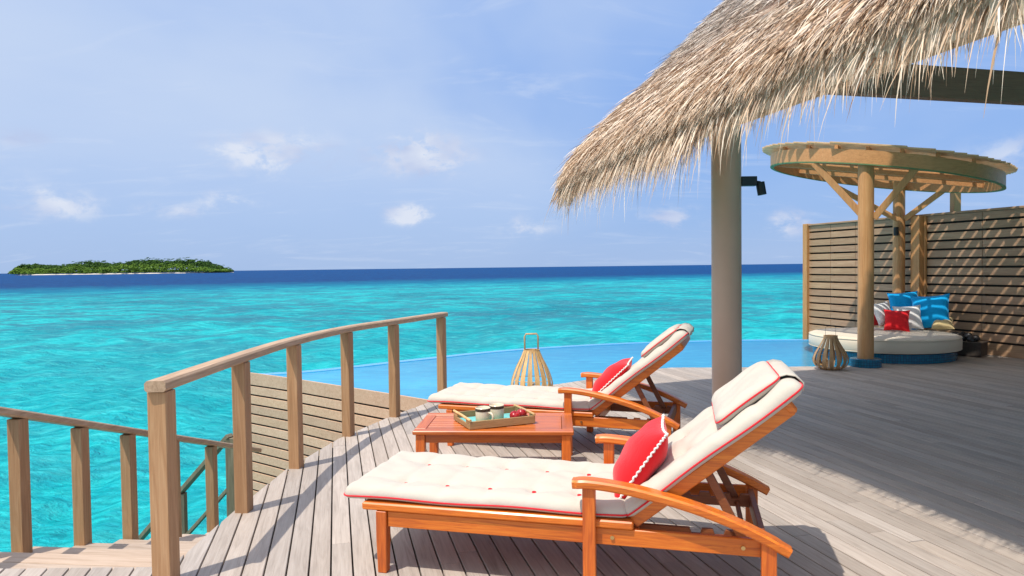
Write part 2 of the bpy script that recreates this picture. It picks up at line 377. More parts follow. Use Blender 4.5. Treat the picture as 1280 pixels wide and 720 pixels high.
foam = noise(nt, mapping(nt, OC, (.22, .5, 1), loc=(5, 2, 0)), 1, 5, .7, 0)
ff = mth(nt, 'MULTIPLY', ramp(nt, foam, ((.735, 0), (.76, 1))), ramp(nt, mth(nt, 'DIVIDE', sp.outputs[1], 400, clamp=True), ((.2, 0), (.35, 1))))
col = mix(nt, ff, col, (.75, .8, .82))
w1 = noise(nt, mapping(nt, OC, (1.5, 2.6, 1), rot=(0, 0, R(22))), 1.5, 7, .66, .5); w2 = noise(nt, mapping(nt, OC, (5, 8, 1), rot=(0, 0, R(10))), 1.4, 3, .6, .4)
bn = nt.nodes.new('ShaderNodeBump'); bn.inputs['Strength'].default_value = 1; bn.inputs['Distance'].default_value = .3
nt.links.new(mth(nt, 'ADD', w1, mth(nt, 'MULTIPLY', w2, .16)), bn.inputs['Height'])
water(nt, b, col, bn.outputs[0], .2, .10)
tag(np_mesh('sea', vv, fq, M_sea), kind='structure')

# ------------------------------------------------------------------ island on the horizon
m, nt, b = mat('island_foliage'); M_fol = m
r = nt.nodes.new('ShaderNodeNewGeometry').outputs['Random Per Island']; at = nt.nodes.new('ShaderNodeAttribute'); at.attribute_name = 'tint'
c = mix(nt, at.outputs['Fac'], (.035, .085, .025), (.15, .25, .035))
c = mix(nt, 1.0, c, ramp(nt, r, ((0, .55), (1, 1.35))), 'MULTIPLY'); nt.links.new(c, b.inputs['Base Color']); b.inputs['Roughness'].default_value = .9; b.inputs['Specular IOR Level'].default_value = .05
ISL = Vector((-824, 1500, SEA))
pts = []
for k in range(48):
    a = 2*math.pi*k/48; pts.append((228*math.cos(a)*(1+.02*math.sin(3*a)), 110*math.sin(a)))
bm = bmesh.new()
rings = []
for s, z in ((1.0, -1), (.985, .9), (.95, 1.6), (.5, 1.8)):
    rings.append([bm.verts.new((x*s, y*s, z)) for x, y in pts])
for a_, c_ in zip(rings, rings[1:]):
    for k in range(48): bm.faces.new((a_[k], a_[(k+1) % 48], c_[(k+1) % 48], c_[k]))
bm.faces.new(rings[-1])
isl = build('island', bm, plain('island_sand', (.62, .56, .44), .9, nscale=.05, bump=0)); isl.location = ISL; tag(isl, kind='structure')
V = []; F = []; T = []
def leafs(c, rx, rz, n, size, tint):
    for _ in range(n):
        d = Vector((random.gauss(0, 1), random.gauss(0, 1), abs(random.gauss(0, 1))*.9)).normalized()
        p = c+Vector((d.x*rx, d.y*rx, d.z*rz))*random.uniform(.7, 1.05)
        a = Vector((random.gauss(0, 1), random.gauss(0, 1), random.gauss(0, .5))).normalized()*size; e = a.orthogonal().normalized()*size*.6
        i = len(V); V.extend([p-a, p+e, p+a, p-e]); F.append((i, i+1, i+2, i+3)); T.append(min(1, max(0, tint+random.uniform(-.15, .15)+d.z*.1)))
def height(x):
    t = (x+230)/460
    h = 20+8*math.sin(t*3.0-.2)*t+3.0*math.sin(t*23)+5*math.exp(-((t-.79)/.08)**2)
    return h*min(1, (t/.035))**.5*min(1, max(0.05, (1-t)/.22))**.55
for k in range(1500):
    x = random.uniform(-225, 225); lim = 104*math.sqrt(max(0, 1-(x/230)**2)); y = random.uniform(-lim, lim*.5)
    front = (y+lim)/(1.6*lim+1e-3)
    h = height(x)*(.42+.55*min(1, front*2.2))*random.uniform(.74, 1.12); r_ = random.uniform(3.2, 7.5)
    leafs(Vector((x, y, max(2, h-r_*.8))), r_, r_*.8, 60, 1.3, (.75 if front < .3 else .15)*random.uniform(.6, 1.1))
    if front < .25: leafs(Vector((x, y, 3.0)), r_*1.1, 4.5, 45, 1.5, .6)
for k in range(150):                        # palm heads standing out of the canopy
    x = random.uniform(-150, 215); h = height(x)*random.uniform(.98, 1.22); y = random.uniform(-20, 30)
    for q in range(11):
        a = random.uniform(0, 6.28); L = random.uniform(3, 4.6); d = Vector((math.cos(a), math.sin(a), 0)); s = d.cross(Vector((0, 0, 1)))*.55
        p0 = Vector((x, y, h)); p1 = p0+d*L*.5+Vector((0, 0, 1.0)); p2 = p0+d*L+Vector((0, 0, -1.3)); i = len(V)
        V.extend([p0, p1-s, p2, p1+s]); F.append((i, i+1, i+2, i+3)); T.append(.08)
wd = pyd('island_woodland', [tuple(v) for v in V], F, M_fol)
ta = wd.data.attributes.new('tint', 'FLOAT', 'FACE'); ta.data.foreach_set('value', T)
wd.location = ISL
tag(wd, 'low green wooded strip of palms and bushes on the far island at the left horizon', 'woodland', kind='stuff')

# ------------------------------------------------------------------ deck
E_ = Vector((.243, -.970, 0)); Mv = Vector((.970, .243, 0))      # along the villa's eaves, and across them
DA = math.atan2(.243, .970)
DECK = [(-7, 3.79), (-1.98, 3.77), (-1.87, 3.79), (-1.87, 4.62), (-1.83, 5.6), (-1.66, 6.6), (-1.36, 7.5), (-1.0, 8.4), (-.93, 8.62), (-.3, 8.95), (.53, 9.5), (1.1, 9.93), (1.65, 10.42),
        (2.1, 10.82), (2.5, 10.98), (3.0, 10.93), (3.7, 10.9), (4.6, 10.92), (5.1, 10.86), (5.35, 11.0), (5.8, 11.9), (6.2, 13.0), (6.9, 13.9), (8.0, 13.9), (9.3, 9.8), (10.6, 5.6), (9.2, 1.0), (6, -2.2), (-2, -2.4), (-7, -1)]
dk = empty('deck', (0, 0, 0), DA, kind='structure')
ca, sa = math.cos(DA), math.sin(DA)
def to_l(x, y): return (x*ca+y*sa, -x*sa+y*ca)
def to_w(x, y): return (x*ca-y*sa, x*sa+y*ca)
PL = [to_l(*p) for p in DECK]
def clip(poly, ax, val, keep_less):
    o = []; n = len(poly)
    for i in range(n):
        a, b_ = poly[i], poly[(i+1) % n]
        ia = (a[ax] <= val) == keep_less; ib = (b_[ax] <= val) == keep_less
        if ia: o.append(a)
        if ia != ib:
            t = (val-a[ax])/(b_[ax]-a[ax]); o.append((a[0]+(b_[0]-a[0])*t, a[1]+(b_[1]-a[1])*t))
    return o
def area(p): return abs(sum(p[i][0]*p[(i+1) % len(p)][1]-p[(i+1) % len(p)][0]*p[i][1] for i in range(len(p))))/2
boards = []
x = min(p[0] for p in PL); xe = max(p[0] for p in PL); PITCH = .1145
row = 0
while x < xe:
    strip = clip(clip(PL, 0, x, False), 0, x+PITCH-.0088, True)
    if len(strip) > 2:
        y0 = min(p[1] for p in strip); y1 = max(p[1] for p in strip)
        y = y0-random.uniform(.0, 2.2)
        while y < y1:
            L = random.uniform(2.0, 3.9)
            p = clip(clip(strip, 1, y+.0015, False), 1, y+L-.0015, True)
            if len(p) > 2 and area(p) > .002: boards.append(p)
            y += L
    x += PITCH; row += 1
def board_geo(V, F, p, z=0.0, th=.028, jit=None):
    # drop duplicate points, counter-clockwise
    q = []
    for a in p:
        if not q or (abs(a[0]-q[-1][0])+abs(a[1]-q[-1][1])) > 1e-5: q.append(a)
    if len(q) > 2 and (abs(q[0][0]-q[-1][0])+abs(q[0][1]-q[-1][1])) < 1e-5: q.pop()
    if len(q) < 3: return
    if sum(q[i][0]*q[(i+1) % len(q)][1]-q[(i+1) % len(q)][0]*q[i][1] for i in range(len(q))) < 0: q.reverse()
    cx = sum(a[0] for a in q)/len(q); n = len(q); i0 = len(V); c = .0022
    x0 = min(a[0] for a in q); x1 = max(a[0] for a in q)
    dz = random.uniform(-.0009, .0009) if jit is None else 0
    for a in q: V.append((a[0], a[1], z-th))
    for a in q: V.append((a[0], a[1], z-.003+dz))
    for a in q: V.append((a[0]+(c if a[0] < (x0+x1)/2 else -c), a[1], z+dz))
    F.append(tuple(range(i0+2*n, i0+3*n)))
    for k in (0, 1):
        for i in range(n): j = (i+1) % n; F.append((i0+k*n+i, i0+k*n+j, i0+(k+1)*n+j, i0+(k+1)*n+i))
def vis(p):
    cx = sum(a[0] for a in p)/len(p); ys = [a[1] for a in p]
    best = 0
    for t in (0, .25, .5, .75, 1):
        w = to_w(cx, min(ys)+(max(ys)-min(ys))*t)
        if w[1] > 3.2 and abs(w[0])/w[1] < .78: best = max(best, area(p)/max(1, w[1])**3)
    return best
boards.sort(key=vis, reverse=True)
for p in boards[:300]:
    V = []; F = []; board_geo(V, F, p)
    if F: pyd('deck_board', V, F, M_deck, dk)
V = []; F = []
for p in boards[300:]: board_geo(V, F, p)
tag(pyd('deck_boards_beyond', V, F, M_deck, dk), kind='stuff')
# joists and skirt under the boards
def inset(poly, d):
    n = len(poly); o = []
    for i in range(n):
        a = Vector(poly[i-1]); b_ = Vector(poly[i]); c = Vector(poly[(i+1) % n])
        n1_ = (b_-a).normalized(); n2_ = (c-b_).normalized(); nn = Vector((-(n1_.y+n2_.y), n1_.x+n2_.x)); nn.normalize()
        o.append((b_.x-nn.x*-d, b_.y-nn.y*-d))
    return o
orient = sum(DECK[i][0]*DECK[(i+1) % len(DECK)][1]-DECK[(i+1) % len(DECK)][0]*DECK[i][1] for i in range(len(DECK)))
ins = inset(DECK, .012 if orient > 0 else -.012)
o = build('deck_substructure', prism(bmesh.new(), [to_l(*p) for p in ins], -.25, -.045), M_dark, dk)

# ------------------------------------------------------------------ pool
RIM = curve([(-4.28, 11.32, 0), (-3.45, 11.62, 0), (-2.78, 12.12, 0), (-2.05, 12.76, 0), (-1.31, 13.36, 0), (-.65, 13.9, 0), (.3, 14.48, 0), (1.7, 15.07, 0), (3.0, 15.42, 0), (5.15, 15.66, 0), (6.9, 15.5, 0), (8.2, 15.0, 0)], 5)
WZ = -.105
inner = [(8.2, 14.0), (6, 12.5), (5, 10.2), (2.5, 10.2), (.5, 8.9), (-.8, 8.3), (-.98, 8.72), (-1.47, 9.09), (-2.37, 9.83), (-3.43, 10.69), (-4.2, 11.25)]
poly = [(p.x, p.y) for p in RIM]+inner
m, nt, b = mat('pool_water'); M_pool = m
tc = nt.nodes.new('ShaderNodeTexCoord')
pn = noise(nt, mapping(nt, tc.outputs['Object'], (.5, .9, 1)), 1, 3, .5)
spx = nt.nodes.new('ShaderNodeSeparateXYZ'); nt.links.new(tc.outputs['Object'], spx.inputs[0])
pc = ramp(nt, pn, ((.3, (.004, .32, .55)), (.7, (.02, .44, .67))))
rp = noise(nt, mapping(nt, tc.outputs['Object'], (2.0, 3.2, 1)), 2.2, 4, .55, .8)
bn = nt.nodes.new('ShaderNodeBump'); bn.inputs['Strength'].default_value = .5; bn.inputs['Distance'].default_value = .02; nt.links.new(rp, bn.inputs['Height'])
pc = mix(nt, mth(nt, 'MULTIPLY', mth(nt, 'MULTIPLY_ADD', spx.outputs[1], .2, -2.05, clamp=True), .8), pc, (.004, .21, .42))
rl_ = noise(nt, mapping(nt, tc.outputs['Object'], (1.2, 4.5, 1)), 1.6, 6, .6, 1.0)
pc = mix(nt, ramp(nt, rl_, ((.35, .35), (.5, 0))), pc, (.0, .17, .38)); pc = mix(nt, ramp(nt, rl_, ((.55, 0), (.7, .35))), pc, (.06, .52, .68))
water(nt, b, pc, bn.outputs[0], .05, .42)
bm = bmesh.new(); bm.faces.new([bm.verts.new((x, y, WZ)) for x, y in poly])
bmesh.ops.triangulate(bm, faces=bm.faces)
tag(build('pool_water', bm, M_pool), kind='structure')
# tiled rim: outer arc, with the overflow edge a hand below the water's far lip
def ribbon(name, path, w0, w1, z0, z1, mt, side=1):
    bm = bmesh.new(); uvl = bm.loops.layers.uv.new('UVMap'); s = 0; rows = []
    for i, p in enumerate(path):
        t = (path[min(i+1, len(path)-1)]-path[max(i-1, 0)]).normalized(); n_ = Vector((-t.y, t.x, 0))*side
        if i: s += (p-path[i-1]).length
        rows.append(([bm.verts.new((p+n_*w0).to_tuple()[:2]+(z0,)), bm.verts.new((p+n_*w0).to_tuple()[:2]+(z1,)), bm.verts.new((p+n_*w1).to_tuple()[:2]+(z1,)), bm.verts.new((p+n_*w1).to_tuple()[:2]+(z0,))], s))
    for (a, s0), (c, s1) in zip(rows, rows[1:]):
        for k, (va, vb) in ((0, (z0, z1)), (1, (0, abs(w1-w0))), (2, (z1, z0))):
            f = bm.faces.new((a[k], c[k], c[k+1], a[k+1]))
            for lp, uv in zip(f.loops, ((s0, va), (s1, va), (s1, vb), (s0, vb))): lp[uvl].uv = uv
    bm.faces.new(rows[0][0]); bm.faces.new(rows[-1][0][::-1])
    return build(name, bm, mt)
tag(ribbon('pool_rim', RIM, -.03, .19, -2.9, WZ+.008, M_rim), kind='structure')
WALL = curve([(-4.25, 11.26, 0), (-3.43, 10.66, 0), (-2.37, 9.8, 0), (-1.47, 9.06, 0), (-1.0, 8.66, 0)], 6)
tag(ribbon('pool_rim', WALL, .0, .2, -.14, WZ+.012, M_rim), kind='structure')
# slat-clad side wall of the pool
sw = empty('slatted_pool_wall', (-2.4, 9.8, 0), 0, label='wall of pale horizontal wooden slats cladding the pool side, seen between the railing posts', cat='wall')
off = Vector((-2.4, 9.8, 0))
def wslat(z1, h, mt=M_slat, name='slat', push=0):
    bm = bmesh.new(); path = [p-off+Vector((0, 0, z1-h/2)) for p in WALL]
    sweep(bm, path, [(a+.015+push, b_) for a, b_ in rsec(.024, h, .003)]); return build(name, bm, mt, sw)
wslat(-.03, .19, name='top_board', push=.004)
z = -.245
while z > -2.75: wslat(z, .126); z -= .153
bm = bmesh.new(); sweep(bm, [p-off+Vector((0, 0, -1.45)) for p in WALL], [(a-.02, b_) for a, b_ in rsec(.03, 2.6, .002)]); build('backing', bm, M_dark, sw)

# ------------------------------------------------------------------ main railing
rl = empty('deck_railing', (-1.79, 3.57, 0), 0, label='curved wooden deck railing with thick square posts along the left edge of the upper deck', cat='railing')
ro = Vector((-1.79, 3.57, 0))
RP = [(-1.79, 3.565), (-1.80, 4.64), (-1.765, 5.66), (-1.59, 6.73), (-1.285, 7.58), (-.875, 8.62)]
for i, (x, y) in enumerate(RP):
    a = math.atan2(*( (RP[min(i+1, 5)][k]-RP[max(i-1, 0)][k]) for k in (0, 1)))
    w = .049 if i == 0 else .045
    Mx = Matrix.Translation(Vector((x, y, 0))-ro) @ Matrix.Rotation(-a-R(3), 4, 'Z')
    B('post', (-w, -w, -.3 if i else -.02), (w, w, .995), M_rail, rl, .004, Mx)
path = [p-ro for p in curve([(x, y, 1.026) for x, y in [(-1.787, 3.495)]+RP[1:5]+[(-.845, 8.72)]], 6)]
build('handrail', sweep(bmesh.new(), path, rsec(.106, .056, .012)), M_railx, rl, True, 40)

# ------------------------------------------------------------------ stairs down to the water, with their railings
st = empty('stairs', (-1.95, 3.8, 0), math.atan2(-.103, .995), kind='structure')
for i in range(1, 9):                       # local y = the way down, local x negative = left
    for k in range(3):
        y0 = .45*(i-1)+.15*k
        B('tread_board', (-1.50, y0+.004, -.15*i-.035), (-.0, y0+.146, -.15*i), M_step, st, .004)
    B('riser', (-1.48, .45*i-.018, -.15*i-.15), (-.02, .45*i-.004, -.15*i-.037), M_step, st, .002)
BAR('stringer', (-1.46, -.05, -.28), (-1.46, 3.7, -.28-3.7/3), .05, .2, M_rail, st)
for k in range(11): B('tread_board', (-1.5, 3.65+.15*k-.0, -1.39), (.6, 3.79+.15*k, -1.355), M_step, st, .004)
sr = empty('stair_railing', (-3.33, 4.7, 0), 0, label='wooden stair railing sloping down beside the steps at the left edge of the photo', cat='railing')
so_ = Vector((-3.33, 4.7, 0)); dv = Vector((.103, .995, 0))
for t in (-1.15, -.56, 0, .575, 1.13, 1.76, 2.42, 3.08):
    p = dv*t; zr = .655-.333*t; w = .044
    Mx = Matrix.Translation(p) @ Matrix.Rotation(-.103+R(2), 4, 'Z')
    B('post', (-w, -w, zr-1.03 if t > -.5 else zr-1.2), (w, w, zr-.028), M_rail, sr, .004, Mx)
path = [dv*t+Vector((0, 0, .655-.333*t)) for t in (-1.3, 3.42)]
build('handrail', sweep(bmesh.new(), path, rsec(.11, .05, .01)), M_railx, sr, True, 40)
lr = empty('lower_stair_railing', (-3.55, 8.6, -1.3), 0, label='thin greenish wooden railing dropping left towards the sea behind the stair railing', cat='railing')
lo = Vector((-3.55, 8.6, -1.3))
M_green = wood('greenish_weathered_wood', (.10, .085, .05), (.17, .14, .085), (.24, .2, .13), axis=2, rough=.7, vary=.1)
a, b2 = Vector((-3.45, 8.5, -.40)), Vector((-5.15, 9.2, -2.15))
BAR('handrail', a-lo, b2-lo, .10, .05, M_green, lr)
for t in (.44, .93):
    p = a.lerp(b2, t); B('post', (p.x-lo.x-.045, p.y-lo.y-.045, -2.0), (p.x-lo.x+.045, p.y-lo.y+.045, p.z-lo.z-.03), M_green, lr)
B('post', (.055, -.14, -1.5), (.155, -.04, .87), M_green, lr)
BAR('bottom_rail', a-lo+Vector((0, 0, -.62)), b2-lo+Vector((0, 0, -.62)), .05, .04, M_green, lr)

# ------------------------------------------------------------------ privacy fence beyond the daybed
F0 = Vector((6.80, 16.2, 0)); F1 = Vector((8.345, 11.48, 0)); fd = (F1-F0).normalized()
fe = empty('privacy_fence', F0, math.atan2(fd.y, fd.x), label='tall brown privacy fence of horizontal slats standing behind the daybed and gazebo', cat='fence')
TOP = 2.50; PF = .161
edges = [.02, .72, 1.42, 2.95+.0, 4.25, 5.6, 6.9, 8.2]
for j in range(len(edges)-1):
    x0, x1 = edges[j], edges[j+1]
    for i in range(15):
        z1 = TOP-.045-PF*i
        B('slat', (x0+.004, .0, z1-PF+.036), (x1-.004, .026, z1), M_fence, fe, .003)
for x0 in edges[1:-1]: B('stile', (x0-.04, .03, .06), (x0+.04, .08, TOP-.05), M_dark, fe)
B('backing', (0, .082, .03), (edges[-1], .10, TOP-.05), M_dark, fe, .002)
B('bottom_rail', (.06, -.004, -.02), (edges[-1], .080, .085), M_fence, fe, .004)
B('cap_rail', (0, -.035, TOP-.04), (edges[-1], .085, TOP), M_fence, fe, .006)
B('end_post', (-.075, -.07, -.3), (.06, .09, TOP+.01), M_fpost, fe, .005)
B('middle_post', (2.93, -.15, .0), (3.12, -.01, TOP-.03), M_gazp, fe, .006)
B('corner_bracket', (3.125, -.05, .0), (3.165, -.01, TOP-.045), M_gazp, fe, .003)

# ------------------------------------------------------------------ gazebo over the daybed
GC = Vector((6.38, 12.2, 0)); gx, gy, gz, gr = -.15, .077, 3.06, 1.78
gb = empty('gazebo', GC, 0, label='round slatted sunshade gazebo on turned wooden posts above the daybed', cat='gazebo')
def T(x, y, h=0): return Vector((x, y, gz+gx*x+gy*y+h))
bm = bmesh.new(); n = 96; rr = []
for k in range(n):
    c, s = math.cos(2*math.pi*k/n), math.sin(2*math.pi*k/n)
    rr.append([bm.verts.new(T(c*q, s*q, h)) for q, h in ((gr, 0), (gr, .215), (gr-.05, .215), (gr-.05, 0))])
for k in range(n):
    for j in range(4): bm.faces.new((rr[k][j], rr[(k+1) % n][j], rr[(k+1) % n][(j+1) % 4], rr[k][(j+1) % 4]))
build('ring_beam', bm, M_gaz, gb, True, 40)
bm = bmesh.new(); rr = []
for k in range(n):
    c, s = math.cos(2*math.pi*k/n), math.sin(2*math.pi*k/n)
    rr.append([bm.verts.new(T(c*q, s*q, h)) for q, h in ((gr+.004, -.010), (gr+.004, .008), (gr-.054, -.002), (gr-.054, -.010))])
for k in range(n):
    for j in range(4): bm.faces.new((rr[k][j], rr[(k+1) % n][j], rr[(k+1) % n][(j+1) % 4], rr[k][(j+1) % 4]))
build('edge_band', bm, plain('green_mossy_edge', (.16, .24, .10), .7), gb, True, 40)
sl = Vector((.84, -.55, 0)).normalized(); sn = Vector((-sl.y, sl.x, 0)); ro2 = gr+.02
k = -ro2+.045; 
while k < ro2-.02:
    hw = math.sqrt(max(0, ro2**2-k*k))+.12+random.uniform(-.01, .01)
    if hw > .15:
        a = sl*-hw+sn*k; c = sl*hw+sn*k
        BAR('roof_slat', T(a.x, a.y, .30), T(c.x, c.y, .30), .082, .028, M_gazs, gb, .003)
    k += .124
for k in (-1.35, -.9, -.45, 0, .45, .9, 1.35):
    hw = math.sqrt(gr**2-k*k)-.05; a = sn*-hw+sl*k; c = sn*hw+sl*k
    BAR('rafter', T(a.x, a.y, .225), T(c.x, c.y, .225), .05, .11, M_gaz, gb, .004)
for k in (-.9, .9, 0):
    hw = math.sqrt(gr**2-k*k)-.05; a = sl*-hw+sn*k; c = sl*hw+sn*k
    BAR('cross_beam', T(a.x, a.y, .115), T(c.x, c.y, .115), .05, .10, M_gaz, gb, .004)
def gpost(x, y, z0, r_, sq=False):
    p = Vector((x, y, 0))-GC; h = T(p.x, p.y).z+.16
    bm = bmesh.new()
    if sq: box(bm, (p.x-r_, p.y-r_, z0), (p.x+r_, p.y+r_, h), .004)
    else: lathe(bm, [(r_*1.04, z0), (r_*1.02, z0+1), (r_, h-.02), (r_*.96, h)], 28, (p.x, p.y))
    return build('post', bm, M_gazp, gb, not sq, 40)
gpost(5.46, 10.86, .12, .112); gpost(7.42, 13.50, 0, .105); gpost(8.17, 12.98, -.2, .065, True)
def brace(p, q, w=.055, h=.10): BAR('brace', Vector(p)-GC, Vector(q)-GC, w, h, M_gazp, gb, .004)
brace((5.40, 10.90, 2.36), (4.86, 11.32, 3.20)); brace((5.55, 10.80, 2.28), (6.06, 10.52, 3.03))
brace((7.36, 13.45, 2.42), (6.3, 13.75, 3.10)); brace((7.48, 13.42, 2.42), (7.98, 13.0, 2.93)); brace((5.52, 10.95, 2.45), (6.1, 11.9, 3.1))
bm = bmesh.new(); lathe(bm, [(.225, -.3), (.225, .118), (.215, .125), (.0001, .125)], 40, (5.46-GC.x, 10.86-GC.y), cap=False)
pl_ = build('plinth', bm, M_tile, gb, True, 40); cyl_uv(pl_, (5.46-GC.x, 10.86-GC.y), .225)
for (x, y, z) in ((7.30, 13.38, 2.19),):
    bm = bmesh.new(); tube(bm, [(x-GC.x, y-GC.y, z+.08), (x-GC.x, y-GC.y, z-.08)], .045, 12); tube(bm, [(x-GC.x, y-GC.y, z), (x-GC.x+.06, y-GC.y+.06, z)], .02, 8)
    o = build('lamp_tmp', bm, M_black, None); o.name = 'post_spotlight'; o.location = GC
    tag(o, 'small black cylinder spotlight fixed to the striped inner post of the gazebo', 'spotlight')

# ------------------------------------------------------------------ daybed
DB = Vector((6.38, 12.12, 0))
db = empty('daybed', DB, 0, label='round daybed with thick cream mattress on a blue mosaic base under the gazebo', cat='daybed')
bm = bmesh.new(); lathe(bm, [(1.10, -.3), (1.10, .14), (1.08, .15), (.001, .15)], 72, cap=False)
o = build('tiled_base', bm, M_tile, db, True, 40); cyl_uv(o, (0, 0), 1.10)
bm = bmesh.new(); prof = [(1.10, .152), (1.15, .165), (1.168, .20), (1.17, .32), (1.155, .365), (1.12, .385), (1.0, .39), (.6, .395), (.001, .395)]
lathe(bm, prof, 84, cap=False); o = build('mattress', bm, M_creams, db, True, 60)
bm = bmesh.new()
for z in (.175, .362): tube(bm, [(1.163*math.cos(a), 1.163*math.sin(a), z) for a in np.linspace(0, 2*math.pi, 73)[:-1]], .007, 6, True)
build('piping', bm, M_creams, db, True)

# ------------------------------------------------------------------ pillows
def pillow_bm(s, th, n=22, pinch=.07, wr=.0):
    bm = bmesh.new(); top = []; bot = []
    for i in range(n+1):
        ta = []; tb = []
        for j in range(n+1):
            u = -1+2*i/n; v = -1+2*j/n
            u = math.sin(u*math.pi/2)*.5+u*.5; v = math.sin(v*math.pi/2)*.5+v*.5
            x = u*(1-pinch*(1-v*v)*u*u)*s/2 ; y = v*(1-pinch*(1-u*u)*v*v)*s/2
            x *= 1-pinch*(1-abs(v)**2)*.6; y *= 1-pinch*(1-abs(u)**2)*.6
            h = th/2*((1-abs(u)**2.4)*(1-abs(v)**2.4))**.52
            h *= 1+wr*math.sin(7*u+3*v)*.5
            p = bm.verts.new((x, y, h)); ta.append(p)
            tb.append(p if i in (0, n) or j in (0, n) else bm.verts.new((x, y, -h)))
        top.append(ta); bot.append(tb)
    for i in range(n):
        for j in range(n):
            bm.faces.new((top[i][j], top[i+1][j], top[i+1][j+1], top[i][j+1]))
            bm.faces.new((bot[i][j], bot[i][j+1], bot[i+1][j+1], bot[i+1][j]))
    edge = [top[i][0].co.copy() for i in range(n)]+[top[n][j].co.copy() for j in range(n)]+[top[n-i][n].co.copy() for i in range(n)]+[top[0][n-j].co.copy() for j in range(n)]
    return bm, edge
def pillow(name, M, s, th, mt, label, pip=None, pr=.006, group=None, wavy=False):
    bm, edge = pillow_bm(s, th, wr=.12)
    o = build(name, bm, mt, None, True, recalc=True); o.matrix_world = M
    tag(o, label, 'cushion', group)
    bm = bmesh.new()
    if wavy:
        e2 = []
        for i, p in enumerate(edge):
            q = edge[(i+1) % len(edge)]
            for k in range(4): e2.append(p.lerp(q, k/4))
        e2 = [p+p.normalized()*(.002+.003*math.sin(i*1.9))+Vector((0, 0, .0035*math.sin(i*1.3))) for i, p in enumerate(e2)]
        tube(bm, e2, pr, 6, True)
    else: tube(bm, edge, pr, 6, True)
    build('piping', bm, pip or mt, o, True)
    return o
def lean(p, face, tilt, spin=0):   # square lying in its plane; face = compass direction its front looks, tilt from vertical
    f = Vector((math.cos(face), math.sin(face), 0)); x = Vector((0, 0, 1)).cross(f)
    up = (Vector((0, 0, 1))*math.cos(tilt)-f*math.sin(tilt)); nrm = x.cross(up)
    return Matrix.Translation(p) @ Matrix((x, up, nrm)).transposed().to_4x4() @ Matrix.Rotation(spin, 4, 'Z')
CG = 'cushions heaped on the daybed'
def onbed(u, v, y):                        # where a picture point falls at depth y
    d = co.matrix_world.to_3x3() @ Vector(((u-640)/880, (360-v)/880, -1)); return Vector((0, 0, 1.6))+d*(y/d.y)
fc = R(-118)
pillow('cushion', lean(onbed(1130, 381, 12.95), fc+R(5), R(22), R(5)), .50, .17, M_blue, 'bright blue cushion at the back left of the heap, topmost left on the daybed', group=CG)
pillow('cushion', lean(onbed(1148, 384, 13.0), fc, R(20), R(-4)), .46, .16, M_blue, 'blue cushion mostly hidden between the other two blue ones on the daybed', group=CG)
pillow('cushion', lean(onbed(1163, 390, 12.50), fc-R(18), R(14), R(6)), .62, .18, M_blue, 'largest bright blue cushion standing at the right of the heap on the daybed', group=CG)
pillow('cushion', lean(onbed(1135, 397, 12.50), fc+R(8), R(20), R(4)), .44, .14, M_white, 'white cushion with striped shadow right behind the square red one on the daybed', group=CG)
pillow('cushion', lean(onbed(1121, 400.5, 12.33), fc+R(6), R(26), R(-3)), .40, .14, M_red, 'square red cushion at the front of the heap on the daybed', group=CG)
pillow('cushion', lean(onbed(1104, 392, 12.60), fc+R(50), R(22), R(5)), .42, .15, M_white, 'white cushion at the left of the heap, leaning beside the red one behind the post', group=CG)
pillow('cushion', lean(onbed(1090, 395, 12.75), fc+R(55), R(25), 0), .40, .14, M_red, 'red cushion half hidden behind the front gazebo post', group=CG)
o = pillow('bolster', lean(onbed(1178, 404, 12.35), fc, R(60), 0), .34, .2, M_yel, 'straw coloured round cushion lying low at the right end of the daybed', group=CG)

# dark low basket box beside the fence
bx = empty('storage_box', (7.72, 11.95, 0), R(-50), label='dark low box heaped with black lumps on the deck beside the fence', cat='box')
bm = bmesh.new()
M_box = plain('dark_brown_weave', (.055, .042, .034), .6, nscale=30, namt=.4)
for (p0, p1) in (((-.27, -.17, .02), (-.25, .17, .24)), ((.25, -.17, .02), (.27, .17, .24)), ((-.25, -.17, .02), (.25, -.15, .24)), ((-.25, .15, .02), (.25, .17, .24)), ((-.25, -.15, .02), (.25, .15, .05))): box(bm, p0, p1, .003)
build('box_body', bm, M_box, bx)
B('box_rim', (-.28, -.18, .24), (.28, .18, .252), plain('dark_box_rim', (.09, .075, .065), .3), bx)
for k in range(14):
    bm = bmesh.new(); bmesh.ops.create_icosphere(bm, subdivisions=2, radius=.065)
    for v in bm.verts: v.co *= random.uniform(.8, 1.15)
    bmesh.ops.transform(bm, matrix=Matrix.Translation((random.uniform(-.18, .18), random.uniform(-.1, .1), .27+random.uniform(0, .07))), verts=bm.verts)
    build('lump', bm, M_black, bx, True)

# ------------------------------------------------------------------ thatched pavilion
TP = Vector((.65, 8.4, 0))
pv = empty('thatched_pavilion', TP, DA, label='thatched roof with shaggy palm leaf eave on a round taupe column', cat='pavilion')
